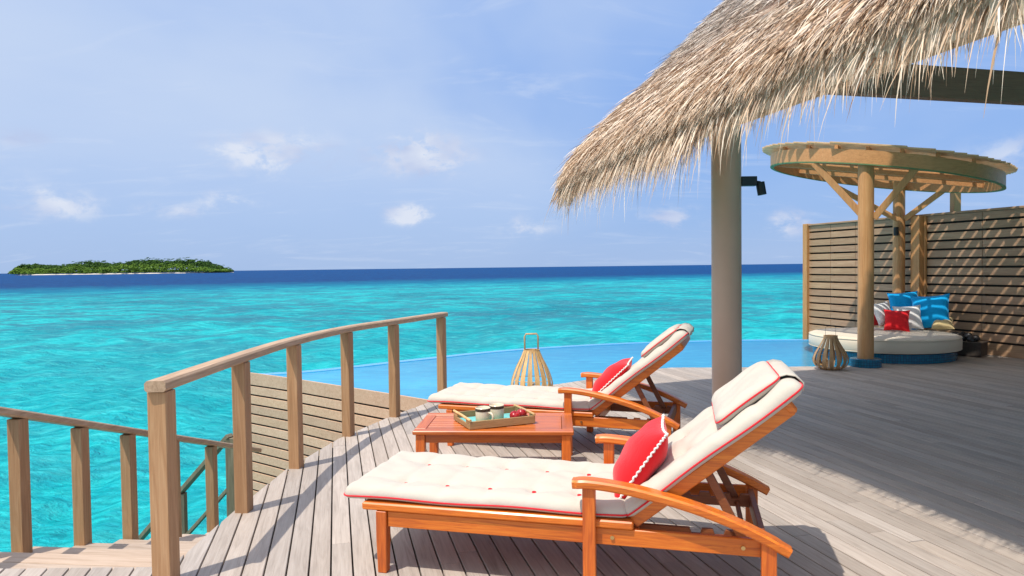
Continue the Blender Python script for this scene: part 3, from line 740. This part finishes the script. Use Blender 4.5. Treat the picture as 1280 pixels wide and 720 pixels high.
# local frame: +x = across (up the slope), -y = along the eave towards the camera
SL = .985; T0 = -.14; RG = 4.6
def surf(t): return 2.76+SL*t-.22*np.clip((.3-t)/.44, 0, 1.3)**2
LA = 8.9
def slab(name, prof, y0, y1, mt):
    bm = bmesh.new(); a = [bm.verts.new((x, y0, z)) for x, z in prof]; c = [bm.verts.new((x, y1, z)) for x, z in prof]; n = len(prof)
    bm.faces.new(a); bm.faces.new(c[::-1])
    for i in range(n): bm.faces.new((a[i], a[(i+1) % n], c[(i+1) % n], c[i]))
    return build(name, bm, mt, pv)
m, nt, b = mat('thatch_bed'); tc = nt.nodes.new('ShaderNodeTexCoord'); M_tb = m
g1 = noise(nt, mapping(nt, tc.outputs['Object'], (3, 60, 3)), 1, 6, .7)
nt.links.new(ramp(nt, g1, ((.3, (.06, .045, .03)), (.5, (.17, .13, .095)), (.7, (.3, .24, .18)))), b.inputs['Base Color']); b.inputs['Roughness'].default_value = .95
setbump(nt, b, g1, .8, .03)
slab('thatch_bed', [(.085, surf(.085)-.04), (.3, surf(.3)-.04), (RG, surf(RG)-.04), (RG, surf(RG)-.24), (.11, 2.66)], -.05, -LA, M_tb)
RX = 2*RG-T0
slab('thatch_bed', [(RX-.14, surf(0)-.06), (RX-.44, surf(.3)-.04), (RG+.002, surf(RG)-.04), (RG+.002, surf(RG)-.24), (RX-.21, 2.62)], -.05, -LA, M_tb)
slab('ceiling', [(.10, 2.61), (RG, surf(RG)-.26), (RG, surf(RG)-.29), (.10, 2.585)], -.06, -LA+.1, M_under)
slab('fascia', [(.02, 2.585), (.055, 2.585), (.08, 2.80), (.045, 2.78)], -.08, -LA+.05, M_fascia)
slab('soffit_board', [(.057, 2.588), (.13, 2.588), (.13, 2.606), (.057, 2.606)], -.08, -LA+.06, M_fascia)
# column and tie beam (in the pavilion's local frame)
def pvl(x, y, z=0):
    d = Vector((x, y, 0))-TP; return Vector((d.dot(Mv), d.dot(Vector((-E_.x, -E_.y, 0))), z))
c_ = pvl(2.14, 7.02)
bm = bmesh.new(); lathe(bm, [(.150, 0), (.150, .012), (.144, .02), (.144, 3.62)], 48, (c_.x, c_.y)); build('column', bm, M_col, pv, True, 40)
c2 = pvl(2.14, 7.02)+Vector((0, -7.2, 0))
bm = bmesh.new(); lathe(bm, [(.144, 0), (.144, 3.9)], 40, (c2.x, c2.y)); build('column', bm, M_col, pv, True, 40)
for yy in (c_.y, c2.y): B('tie_beam', (c_.x+.12, yy-.06, 3.35), (RX-1.3, yy+.06, 3.69), M_beam, pv, .006)
for yy in (c_.y, c2.y):
    bm = bmesh.new(); lathe(bm, [(.144, 0), (.144, 3.9)], 32, (RX-1.2, yy)); build('column', bm, M_col, pv, True, 40)
B('wall_plate', (c_.x-.07, -LA+.3, 3.70), (c_.x+.07, -.25, 3.86), M_beam, pv, .006)
# thatch: tens of thousands of leaf strips laid down the slope and a ragged hanging fringe
def blades(n, kind):
    nseg = 3 if kind in ('bed', 'rake') else 5
    if kind == 'bed':
        a = rng.uniform(-6.9, .02, n); t = rng.uniform(.0, 4.25, n); L = np.minimum(rng.uniform(.16, .42, n), np.maximum(.06, (t+.16-.28*np.clip(-a/4.2, 0, 1))*1.25)); w = rng.uniform(.0022, .0056, n)
        lift = rng.uniform(-.01, .03, n); yaw = rng.normal(-.30, .24, n); out_ = rng.uniform(.02, .20, n); droop = rng.uniform(0, .2, n)
    elif kind == 'eave':
        a = rng.uniform(-6.9, .02, n); t = .02+1.0*rng.beta(1.2, 1.4, n); L = np.minimum(rng.uniform(.26, .62, n), np.maximum(.06, (t+.19-.31*np.clip(-a/4.2, 0, 1))*1.25)); w = rng.uniform(.0028, .0078, n)
        lift = rng.uniform(-.03, .045, n); yaw = rng.normal(-.40, .20, n); out_ = rng.uniform(.0, .22, n); droop = rng.uniform(.3, 1.4, n)
    elif kind == 'rake':
        a = rng.uniform(-.13, .07, n); t = rng.uniform(-.1, 4.4, n); L = rng.uniform(.12, .3, n); w = rng.uniform(.003, .007, n)
        lift = rng.uniform(-.2, .02, n); yaw = rng.normal(-.1, .3, n); out_ = rng.uniform(-.05, .12, n); droop = rng.uniform(.1, .6, n)
    else:
        a = rng.uniform(-6.9, .02, n); t = rng.uniform(.0, .14, n); L = rng.uniform(.18, .36, n)*rng.choice([.8, 1, 1.25, 1.7], n, p=[.3, .4, .22, .08]); w = rng.uniform(.0022, .0065, n)
        lift = rng.uniform(-.05, .0, n); yaw = rng.normal(-.25, .22, n); out_ = rng.uniform(-.1, .15, n); droop = rng.uniform(1.2, 3.0, n)
    c4 = np.clip(-a/4.2, 0, 1)
    if kind in ('bed', 'eave'):      # the trimmed edge sits farther up the slope towards the camera, baring the fascia
        t0_ = np.maximum(0, .17*c4-.02); t = t0_+t*(1-t0_/4.3); L = np.where(kind == 'bed', np.minimum(rng.uniform(.18, .44, n), (t+.18-.17*c4)*1.3), np.minimum(rng.uniform(.28, .62, n), (t+.21-.14*c4)*1.35))
        L = np.maximum(L, .13); w = w*np.clip(L/.26, .4, 1)
    if kind == 'fringe':
        t = t+.07*c4; L = L*(1+.12*c4); w = w*.8
        a = np.where(rng.uniform(0, 1, n) < .4, rng.uniform(-3.2, .02, n), a); L = L*np.where(a > -3.2, 1.3, 1.0)
    slp = SL+.22*2*np.clip((.3-t)/.44, 0, 1.3)/.44; s = np.sqrt(1+slp**2); z0_ = np.zeros(n)
    dn = np.stack([-1/s, z0_, -slp/s], 1); nr_ = np.stack([-slp/s, z0_, 1/s], 1)
    base = np.stack([t, a, surf(t)], 1)+nr_*lift[:, None]
    d = dn*np.cos(yaw)[:, None]+np.array([0, 1., 0])*np.sin(yaw)[:, None]+nr_*out_[:, None]
    d /= np.linalg.norm(d, axis=1)[:, None]
    tw = rng.normal(0, .7, n); side0 = np.cross(d, nr_); side0 /= np.linalg.norm(side0, axis=1)[:, None]
    side = side0*np.cos(tw)[:, None]+np.cross(d, side0)*np.sin(tw)[:, None]
    P_ = base.copy(); rows = []
    dd = d.copy()
    bend = rng.normal(0, .06, (n, 3))
    for k in range(nseg+1):
        f = k/nseg; ww = w*(1-.15*f if f < .6 else (1-f)*2.1+.08)
        rows.append(np.stack([P_-side*ww[:, None], P_+side*ww[:, None]], 1))
        dd = dd+np.array([0, 0, -1.])*(droop/nseg)[:, None]*1.6*f+bend*.5
        dd /= np.linalg.norm(dd, axis=1)[:, None]
        P_ = P_+dd*(L/nseg)[:, None]
    V_ = np.stack(rows, 1).reshape(n, -1, 3); k = V_.shape[1]
    q = []
    for j in range(nseg): q.append([2*j, 2*j+1, 2*j+3, 2*j+2])
    q = np.array(q); F_ = (np.arange(n)[:, None, None]*k+q[None]).reshape(-1, 4)
    # grey weathered leaves up the slope, fresher tan at the eave
    wx = np.clip((t-.25)/1.5, 0, 1) if kind in ('bed', 'rake') else np.clip((t-.2)/2, 0, 1)
    wx = np.clip(wx+rng.normal(0, .22, n), 0, 1)
    return V_.reshape(-1, 3), F_, np.repeat(wx, nseg), np.repeat(rng.uniform(0, 1, n), nseg)
Vs = []; Fs = []; Ws = []; Cs = []; o0 = 0
for n, kd in ((105000, 'bed'), (62000, 'eave'), (8000, 'rake'), (9500, 'fringe')):
    v, f, w_, c__ = blades(n, kd); Vs.append(v); Fs.append(f+o0); Ws.append(w_); Cs.append(c__); o0 += len(v)
m, nt, b = mat('palm_thatch'); M_th = m
at = nt.nodes.new('ShaderNodeAttribute'); at.attribute_name = 'wear'; ar = nt.nodes.new('ShaderNodeAttribute'); ar.attribute_name = 'shade'
tan_ = ramp(nt, ar.outputs['Fac'], ((0, (.22, .11, .055)), (.2, (.46, .29, .17)), (.55, (.68, .50, .35)), (1, (.86, .72, .57))))
gry = ramp(nt, ar.outputs['Fac'], ((0, (.19, .14, .12)), (.3, (.40, .33, .29)), (.7, (.56, .49, .43)), (1, (.72, .64, .56))))
c = mix(nt, at.outputs['Fac'], tan_, gry); nt.links.new(c, b.inputs['Base Color']); b.inputs['Roughness'].default_value = .7; b.inputs['Specular IOR Level'].default_value = .3
th = np_mesh('thatch', np.concatenate(Vs), np.concatenate(Fs), M_th, pv, False)
for nm, ar_ in (('wear', Ws), ('shade', Cs)):
    at_ = th.data.attributes.new(nm, 'FLOAT', 'FACE'); at_.data.foreach_set('value', np.concatenate(ar_).astype(np.float32))
tag(th, kind='stuff')
# black adjustable spotlight on the column
sp_ = empty('column_spotlight', (2.14, 7.02, 2.42), 0, label='black two-part adjustable spotlight mounted on the right side of the taupe column', cat='spotlight')
BAR('mount', (.13, -.03, .0), (.285, -.03, .0), .085, .092, M_black, sp_, .004)
BAR('arm', (.28, -.03, -.0), (.33, -.03, -.008), .02, .016, M_black, sp_, .002)
bm = bmesh.new(); tube(bm, [(.325, -.03, -.01), (.345, -.035, -.135)], .043, 20); build('lamp_head', bm, M_black, sp_, True, 40)

# ------------------------------------------------------------------ loungers
def pad(L, Wd, top, bot, bt, zs=0, nx=90, ny=40, seed=0, dip=.022, endpinch=0):
    rs = np.random.RandomState(seed); ph = rs.uniform(0, 6.28, 12)
    bm = bmesh.new(); T_ = []; Bo = []
    for i in range(nx+1):
        ra = []; rb = []
        for j in range(ny+1):
            u = i/nx; v = j/ny; u = u+.5*math.sin(2*math.pi*u)*-.06; v = v+math.sin(2*math.pi*v)*-.07
            x = u*L; y = v*Wd
            # rounded corners
            ex = min(x, L-x); ey = min(y, Wd-y); rc = .05
            if ex < rc and ey < rc:
                k = math.hypot(rc-ex, rc-ey); m_ = max(rc-ex, rc-ey)
                if k > 0:
                    s_ = m_/k; nx_ = (rc-ex)*s_; ny_ = (rc-ey)*s_
                    x = (rc-nx_) if x < L/2 else L-(rc-nx_); y = (rc-ny_) if y < Wd/2 else Wd-(rc-ny_)
            e = min(1, min(ex, ey)/.085); pr = math.sqrt(max(0, 1-(1-e)**2))
            h = top*pr
            for (bx_, by_) in bt:
                d2 = (x-bx_)**2+(y-by_)**2
                h -= pr*(dip*math.exp(-d2/.0016)+dip*.6*math.exp(-d2/.020))
            # soft channels between the buttons, pulled folds running across
            xs = sorted({b_[0] for b_ in bt}); ys = sorted({b_[1] for b_ in bt})
            for xb in xs: h -= pr*dip*.2*math.exp(-((x-xb+.008*math.sin(y*19+ph[0]))/.020)**2)
            for yb in ys: h -= pr*dip*.3*math.exp(-((y-yb+.006*math.sin(x*13+ph[1]))/.030)**2)
            h += pr*(.0032*math.sin(x*31+4*math.sin(y*9+ph[2])+ph[3])+.0016*math.sin(y*47+3*math.sin(x*11+ph[4])))
            wv = .004*math.sin(x*9+ph[5])*(1 if ey < .06 else .2)
            zt = zs+wv
            p = bm.verts.new((x, y, zt+h)); ra.append(p)
            rb.append(p if i in (0, nx) or j in (0, ny) else bm.verts.new((x, y, zt-bot*min(1, pr*1.3))))
        T_.append(ra); Bo.append(rb)
    for i in range(nx):
        for j in range(ny):
            bm.faces.new((T_[i][j], T_[i+1][j], T_[i+1][j+1], T_[i][j+1])); bm.faces.new((Bo[i][j], Bo[i][j+1], Bo[i+1][j+1], Bo[i+1][j]))
    edge = [T_[i][0].co.copy() for i in range(nx)]+[T_[nx][j].co.copy() for j in range(ny)]+[T_[nx-i][ny].co.copy() for i in range(nx)]+[T_[0][ny-j].co.copy() for j in range(ny)]
    return bm, edge
def arm_bm(n0):
    bm = bmesh.new()
    path = [(p.x, n0, p.z-.021) for p in curve([(1.02, 0, .568), (1.10, 0, .573), (1.25, 0, .560), (1.42, 0, .530), (1.58, 0, .492), (1.75, 0, .437), (1.90, 0, .372), (2.01, 0, .313)], 6)]
    sec = rsec(.085, .042, .009); sweep(bm, path, sec)
    # taper the front and back ends
    for v in bm.verts:
        if v.co.x < 1.04: v.co.y = n0+(v.co.y-n0)*.82
        if v.co.x > 1.98: v.co.y = n0+(v.co.y-n0)*.8
    return bm
WD = .85; DIP = .022
def leg_taper(bm, x, y, z1, w=.058, wt=.048):
    vs = [bm.verts.new((x+sx*q/2, y+sy*q/2, z)) for z, q in ((0, wt), (z1*.55, w), (z1, w)) for sx, sy in ((-1, -1), (1, -1), (1, 1), (-1, 1))]
    for k in range(2):
        for i in range(4): bm.faces.new((vs[4*k+i], vs[4*k+(i+1) % 4], vs[4*k+4+(i+1) % 4], vs[4*k+4+i]))
    bm.faces.new(vs[:4][::-1]); bm.faces.new(vs[-4:])
    bmesh.ops.bevel(bm, geom=list(bm.edges), offset=.003, segments=1, affect='EDGES')
    return bm
def lounger(label):
    t = empty('sun_lounger', label=label, cat='sun lounger', group='teak sun loungers on the deck')
    for y in (.0, WD-.03):
        B('side_rail', (-.03+.06, y+.004, .245), (1.89, y+.032, .328), M_teak, t, .004)
        B('seat_trim', (-.108, y-.012 if y == 0 else y-.045, .331), (1.308, y+.075 if y == 0 else y+.042, .370), M_teak, t, .007)
    B('end_trim', (-.108, .066, .331), (-.03, WD-.08, .369), M_teak, t, .006)
    B('end_rail', (-.02, .03, .25), (.008, WD-.03, .325), M_teak, t, .004)
    for k in range(11): B('seat_slat', (-.02+k*.118, .068, .335), (.065+k*.118, WD-.08, .360), M_teak, t, .003)
    for y in (.018, WD-.018):
        build('leg', leg_taper(bmesh.new(), 0, y, .328), M_teakz, t)
    for y in (-.022, WD+.022):
        B('arm_post', (1.068, y-.022, 0), (1.130, y+.022, .531), M_teakz, t, .004)
        build('rear_leg', box(bmesh.new(), (1.888, y-.024 , 0), (1.954, y+.024, .335), .004), M_teakz, t)
        build('armrest', arm_bm(y), M_teak, t, True, 30)
    # backrest frame
    h0 = Vector((1.33, 0, .335)); a = R(38.9); d = Vector((math.cos(a), 0, math.sin(a))); nn = Vector((-math.sin(a), 0, math.cos(a)))
    for y in (.055, WD-.055):
        BAR('backrest_rail', h0+Vector((0, y, 0))+nn*.03-d*.01, h0+d*.92+Vector((0, y, 0))+nn*.03, .034, .062, M_teak, t, .005)
    for k in range(8):
        p = h0+d*(.06+k*.118)+nn*.052; bm = bmesh.new()
        bar(bm, p+Vector((0, .075, 0)), p+Vector((0, WD-.075, 0)), .075, .02, .003, up=nn); build('back_slat', bm, M_teak, t)
    BAR('top_rail', h0+d*.915+nn*.035+Vector((0, .035, 0)), h0+d*.915+nn*.035+Vector((0, WD-.035, 0)), .05, .065, M_teak, t, .012, up=nn)
    # prop frame and notched rails
    for y in (.10, WD-.10):
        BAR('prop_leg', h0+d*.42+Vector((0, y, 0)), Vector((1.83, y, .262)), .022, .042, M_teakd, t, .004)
        bm = bmesh.new(); v2 = []
        pr = [(1.33, .245), (1.9, .245), (1.9, .315), (1.85, .315), (1.84, .288), (1.80, .288), (1.79, .315), (1.74, .315), (1.73, .288), (1.69, .288), (1.68, .315), (1.63, .315), (1.62, .288), (1.58, .288), (1.57, .315), (1.33, .315)]
        yy = y+.035 if y < .4 else y-.035
        A1 = [bm.verts.new((x, yy-.012, z)) for x, z in pr]; A2 = [bm.verts.new((x, yy+.012, z)) for x, z in pr]
        bm.faces.new(A1); bm.faces.new(A2[::-1])
        for i in range(len(pr)): bm.faces.new((A1[i], A1[(i+1) % len(pr)], A2[(i+1) % len(pr)], A2[i]))
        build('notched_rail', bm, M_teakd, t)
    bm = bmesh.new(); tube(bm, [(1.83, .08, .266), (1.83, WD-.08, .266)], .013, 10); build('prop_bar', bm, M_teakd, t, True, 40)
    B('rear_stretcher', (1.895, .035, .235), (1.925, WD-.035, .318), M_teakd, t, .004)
    B('middle_stretcher', (1.30, .035, .248), (1.33, WD-.035, .318), M_teak, t, .004)
    for x in (1.207, 1.811):
        bm = bmesh.new(); tube(bm, [(x, .006, .285), (x, -.004, .285)], .010, 14); build('bolt', bm, M_brass, t, True, 40)
    # pads
    L1, Wp = 1.53, .76
    bt = [(.30+k*.239, y) for k in range(5) for y in (.178, .54)]
    bm, edge = pad(L1, Wp, .062, .022, bt, 0, 120, 50, 3)
    M1 = Matrix.Translation((-.235, .005, .394))
    bm.transform(M1); o = build('seat_pad', bm, M_cream, t, True)
    bm = bmesh.new(); tube(bm, [M1 @ p for p in edge], .0046, 6, True); build('piping', bm, M_redp, o, True)
    M2 = Matrix.Translation(h0+nn*.080-d*.02+Vector((0, .005, 0))) @ Matrix.Rotation(-a, 4, 'Y')
    bt2 = [(.18+k*.215, y) for k in range(4) for y in (.178, .54)]
    bm, edge2 = pad(1.045, Wp, .066, .024, bt2, 0, 90, 50, 5)
    bm.transform(M2); o2 = build('back_pad', bm, M_cream, t, True)
    bm = bmesh.new(); tube(bm, [M2 @ p for p in edge2], .0046, 6, True); build('piping', bm, M_redp, o2, True)
    for (pads, MM, par) in ((bt, M1, o), (bt2, M2, o2)):
        for (bx_, by_) in pads:
            if MM is M2 and bx_ > .62: continue
            bm = bmesh.new(); lathe(bm, [(.001, .008), (.007, .0065), (.0095, .003), (.008, -.006)], 12, cap=False)
            zt = (.062 if MM is M1 else .066)-DIP*2.02+.0045
            bm.transform(MM @ Matrix.Translation((bx_, by_, zt+.004)) @ Matrix.Diagonal((1.3, .8, 1, 1))); build('button', bm, M_redp, par, True)
    # head pillow strapped over the top of the back pad
    M3 = M2 @ Matrix.Translation((.62, .08, .080)) 
    bm, edge3 = pad(.37, .60, .038, .032, [], 0, 36, 50, 8)
    bm.transform(M3); o3 = build('head_pillow', bm, M_cream, t, True)
    bm = bmesh.new(); tube(bm, [M3 @ p for p in edge3], .0046, 6, True); build('piping', bm, M_redp, o3, True)
    pth = [(.955, .078), (.99, .074), (1.02, .062), (1.046, .036), (1.054, -.004), (1.03, -.03)]
    V_ = []; F_ = []
    for q_, (x, z) in enumerate(pth): V_ += [(x, .12+.09*g_, z+.004*math.sin(g_*2.1+q_)) for g_ in range(7)]
    for k in range(len(pth)-1): F_ += [(7*k+g_, 7*k+g_+1, 7*k+g_+8, 7*k+g_+7) for g_ in range(6)]
    me = bpy.data.meshes.new('flap'); me.from_pydata([tuple(M2 @ Vector(v)) for v in V_], [], F_); s_ = link('flap', me, M_cream, o3, True)
    md = s_.modifiers.new('solid', 'SOLIDIFY'); md.thickness = .006
    return t
def copy_tree(o, parent=None):
    c = o.copy(); COL.objects.link(c); c.parent = parent
    for ch in list(o.children): copy_tree(ch, c)
    return c
l1 = lounger('nearest teak lounger in front of the table, cream tufted pad with red piping, backrest raised')
l2 = copy_tree(l1); l2['label'] = 'farther teak lounger behind the low table, its backrest in front of the pool'
l1.location = (-.70, 3.665, 0); l1.rotation_euler.z = R(-14.0)
l2.location = (-.575, 6.29, 0); l2.rotation_euler.z = R(-18.0)
def on_lounger(l, s, n, z, pitch, yawd=0, spin=0):
    Ml = Matrix.Translation(l.location) @ Matrix.Rotation(l.rotation_euler.z, 4, 'Z')
    # cushion plane contains the across axis and a line rising at `pitch` towards the head
    return Ml @ Matrix.Translation((s, n, z)) @ Matrix.Rotation(R(yawd), 4, 'Z') @ Matrix.Rotation(-R(pitch), 4, 'Y') @ Matrix.Rotation(R(spin), 4, 'Z')
pillow('throw_cushion', on_lounger(l1, 1.325, .30, .600, 55, 4), .44, .19, M_red, 'red square cushion with white zigzag braid on the nearest lounger', M_whitep, .0055, 'red cushions on the loungers', True)
pillow('throw_cushion', on_lounger(l2, 1.41, .325, .61, 44, 4), .46, .18, M_red, 'red square cushion with white edging on the farther lounger behind the table', M_whitep, .005, 'red cushions on the loungers', True)

# ------------------------------------------------------------------ coffee table
TC = Vector((-.75, 5.16, 0)); tb = empty('coffee_table', TC, R(-3.5), label='low reddish brown wooden table holding a tray between the two loungers', cat='table')
TL, TW, TH = 1.19, .66, .40
pw = .085
for (p0, p1) in (((0, 0), (TL, pw)), ((0, TW-pw), (TL, TW))): B('frame_board', (p0[0], p0[1], TH-.03), (p1[0], p1[1], TH), M_table, tb, .006)
M_ty = wood('varnished_table_wood_across', (.34, .07, .012), (.50, .115, .016), (.60, .16, .025), axis=1, rough=.34, grain=1.5, vary=.16, coat=.15, bump=.08)
for (x0, x1) in ((0.002, pw), (TL-pw, TL-.002)): B('frame_board', (x0, pw+.002, TH-.03), (x1, TW-pw-.002, TH-.0005), M_ty, tb, .004)
n = 7; wv = (TW-2*pw-.008)/n
for k in range(n): B('top_slat', (pw+.004, pw+.004+k*wv, TH-.026), (TL-pw-.004, pw+k*wv+wv-.001, TH-.003), M_table, tb, .002)
for x in (.055, TL-.055):
    for y in (.05, TW-.05): B('leg', (x-.034, y-.034, 0), (x+.034, y+.034, TH-.03), M_teakz, tb, .005)
for y in (.045, TW-.045): B('apron', (.09, y-.01, TH-.095), (TL-.09, y+.01, TH-.031), M_table, tb, .003)
for x in (.05, TL-.05): B('apron', (x-.01, .085, TH-.095), (x+.01, TW-.085, TH-.031), M_table, tb, .003)

# tray with handles, two mugs and two apples
ty = empty('serving_tray', (-.325, 5.165, TH), R(22), label='rectangular woven wood tray with a turquoise lining and bamboo handles on the table', cat='tray')
M_tray = wood('woven_tray_wood', (.22, .13, .05), (.36, .22, .09), (.45, .3, .14), axis=0, rough=.6, grain=4)
TYL, TYW = .53, .40
B('tray_floor', (.012, .012, .003), (TYL-.012, TYW-.012, .012), M_tray, ty, .001)
B('lining', (.02, .02, .0125), (TYL-.02, TYW-.02, .015), plain('turquoise_lining', (.16, .5, .48), .5), ty, .001)
B('side', (0, 0, .002), (TYL, .012, .062), M_tray, ty, .003); B('side', (0, TYW-.012, .002), (TYL, TYW, .062), M_tray, ty, .003)
for x in (0, TYL-.012):
    B('side', (x, .0125, .002), (x+.012, TYW-.0125, .038), M_tray, ty, .003)
    for y0, y1 in ((.0125, .09), (TYW-.09, TYW-.0125)): B('end_cheek', (x, y0, .0385), (x+.012, y1, .062), M_tray, ty, .002)
    bm = bmesh.new(); tube(bm, [(x+.006, -.004, .070), (x+.006, TYW*.5, .073), (x+.006, TYW+.004, .070)], .010, 12); build('handle', bm, M_bamboo, ty, True, 40)
m, nt, b = mat('mug_glaze'); tc = nt.nodes.new('ShaderNodeTexCoord'); sp = nt.nodes.new('ShaderNodeSeparateXYZ'); nt.links.new(tc.outputs['Object'], sp.inputs[0])
hz = mth(nt, 'ADD', sp.outputs[2], mth(nt, 'MULTIPLY', noise(nt, tc.outputs['Object'], 25, 3), .03))
nt.links.new(ramp(nt, mth(nt, 'DIVIDE', hz, .125), ((.0, (.38, .48, .30)), (.38, (.46, .54, .36)), (.62, (.75, .64, .46)), (.86, (.80, .68, .50)))), b.inputs['Base Color']); b.inputs['Roughness'].default_value = .25
M_mug = m; M_mugr = plain('dark_brown_glaze', (.055, .035, .022), .25, bump=0)
def mug(loc, rz, label):
    t = empty('mug', loc, rz, label=label, cat='mug', group='glazed mugs on the tray')
    bm = bmesh.new(); lathe(bm, [(.001, 0), (.048, 0), (.053, .006), (.056, .03), (.057, .124), (.0545, .127), (.052, .124), (.051, .012), (.001, .010)], 32, cap=False); build('mug_body', bm, M_mug, t, True, 40)
    bm = bmesh.new(); lathe(bm, [(.0568, .100), (.0582, .101), (.0582, .120), (.0568, .121)], 32, cap=False); build('mug_rim', bm, M_mugr, t, True, 50)
    bm = bmesh.new(); tube(bm, curve([(.056, 0, .09), (.085, 0, .088), (.098, 0, .062), (.085, 0, .035), (.057, 0, .028)], 5), .0075, 8); build('handle', bm, M_mug, t, True)
mug((-.232, 5.305, TH+.015), R(-38), 'front mug with brown rim and pale green foot, handle towards the right')
mug((-.130, 5.405, TH+.015), R(60), 'rear mug with brown rim, partly behind the front mug, next to the apples')
m, nt, b = mat('apple_skin'); tc = nt.nodes.new('ShaderNodeTexCoord')
nt.links.new(ramp(nt, noise(nt, mapping(nt, tc.outputs['Object'], (1, 1, .3)), 45, 5, .7), ((.35, (.30, .006, .012)), (.6, (.45, .02, .02)), (.8, (.6, .14, .05)))), b.inputs['Base Color']); b.inputs['Roughness'].default_value = .22; M_ap = m
def apple(loc, label, tilt):
    bm = bmesh.new(); pr = []
    for k in range(17):
        a_ = math.pi*k/16; r_ = .042*math.sin(a_)**.85*(1+.06*math.cos(a_)) if 0 < k < 16 else .0008
        z = .037*math.cos(a_) - .013*math.exp(-(r_/.012)**2)*(1 if k < 8 else -.7); pr.append((r_, z))
    lathe(bm, pr[::-1], 24, cap=False); o = build('apple', bm, M_ap, None, True); o.location = loc; o.rotation_euler = tilt
    tag(o, label, 'apple', 'red apples on the tray')
    bm = bmesh.new(); tube(bm, [(0, 0, .024), (.002, 0, .036), (.006, .002, .048)], .0015, 6); build('stem', bm, M_dark, o)
apple((.010, 5.400, TH+.053), 'larger dark red apple in front on the tray', (.3, .2, 0))
apple((.062, 5.475, TH+.053), 'red apple tucked behind the other apple at the right of the tray', (-.2, .4, 1))

# ------------------------------------------------------------------ bamboo lanterns
def lantern(loc, prof, n, mt, label, hw, hh, hr, hm):
    t = empty('bamboo_lantern', loc, R(9), label=label, cat='lantern', group='bamboo strip lanterns')
    pts_ = curve([(r_, 0, z) for r_, z in prof], 5)
    V = []; F = []
    for i, p in enumerate(pts_):
        w = .006+.070*min(1, p.x/.27)*.36
        for s_, o_ in ((-1, 0), (1, 0), (1, -.005), (-1, -.005)): V.append((p.x+o_, s_*w, p.z))
    for i in range(len(pts_)-1):
        for k in range(4): F.append((4*i+k, 4*i+(k+1) % 4, 4*i+4+(k+1) % 4, 4*i+4+k))
    F.append((3, 2, 1, 0)); L_ = len(V); F.append((L_-4, L_-3, L_-2, L_-1))
    me = bpy.data.meshes.new('strip'); me.from_pydata(V, [], F); me.update()
    for k in range(n):
        o = link('strip', me, mt, t, False); o.rotation_euler.z = 2*math.pi*k/n
    rt, zt = prof[-1]
    bm = bmesh.new(); lathe(bm, [(rt-.012, zt-.035), (rt+.004, zt-.035), (rt+.004, zt+.004), (rt-.012, zt+.004), (rt-.012, zt-.035)], 28, cap=False); build('collar', bm, mt, t, True, 40)
    bm = bmesh.new()
    zm = [z for r_, z in prof]; i_ = len(prof)//2
    tube(bm, [((prof[i_][0]-.008)*math.cos(a), (prof[i_][0]-.008)*math.sin(a), prof[i_][1]) for a in np.linspace(0, 6.2832, 33)[:-1]], .005, 6, True); build('hoop', bm, mt, t, True)
    bm = bmesh.new(); lathe(bm, [(prof[0][0]+.01, .0), (prof[0][0]+.015, .02), (.001, .022)], 24, cap=False); build('base', bm, mt, t, True, 40)
    bm = bmesh.new(); tube(bm, [(-hw, 0, zt-.03), (-hw, 0, zt+hh*.85), (-hw*.8, 0, zt+hh), (hw*.8, 0, zt+hh), (hw, 0, zt+hh*.85), (hw, 0, zt-.03)], hr, 8); build('handle', bm, hm, t, True)
    bm = bmesh.new(); lathe(bm, [(.035, .022), (.035, .14), (.001, .145)], 16, cap=False); build('candle', bm, plain('candle_wax', (.75, .7, .58), .5), t, True, 40)
lantern((.235, 8.82, 0), [(.13, .0), (.215, .03), (.262, .10), (.255, .19), (.205, .33), (.140, .46), (.098, .56)], 17, M_bamboo, 'tall pale bamboo lantern with looped handle at the pool edge behind the farther lounger', .085, .20, .010, M_bamboo)
lantern((4.80, 10.60, 0), [(.12, .0), (.205, .04), (.250, .13), (.225, .24), (.150, .37), (.105, .46), (.095, .51)], 15, M_bamdark, 'squat weathered bamboo strip lantern on the deck in front of the daybed', .085, .14, .0022, M_black)
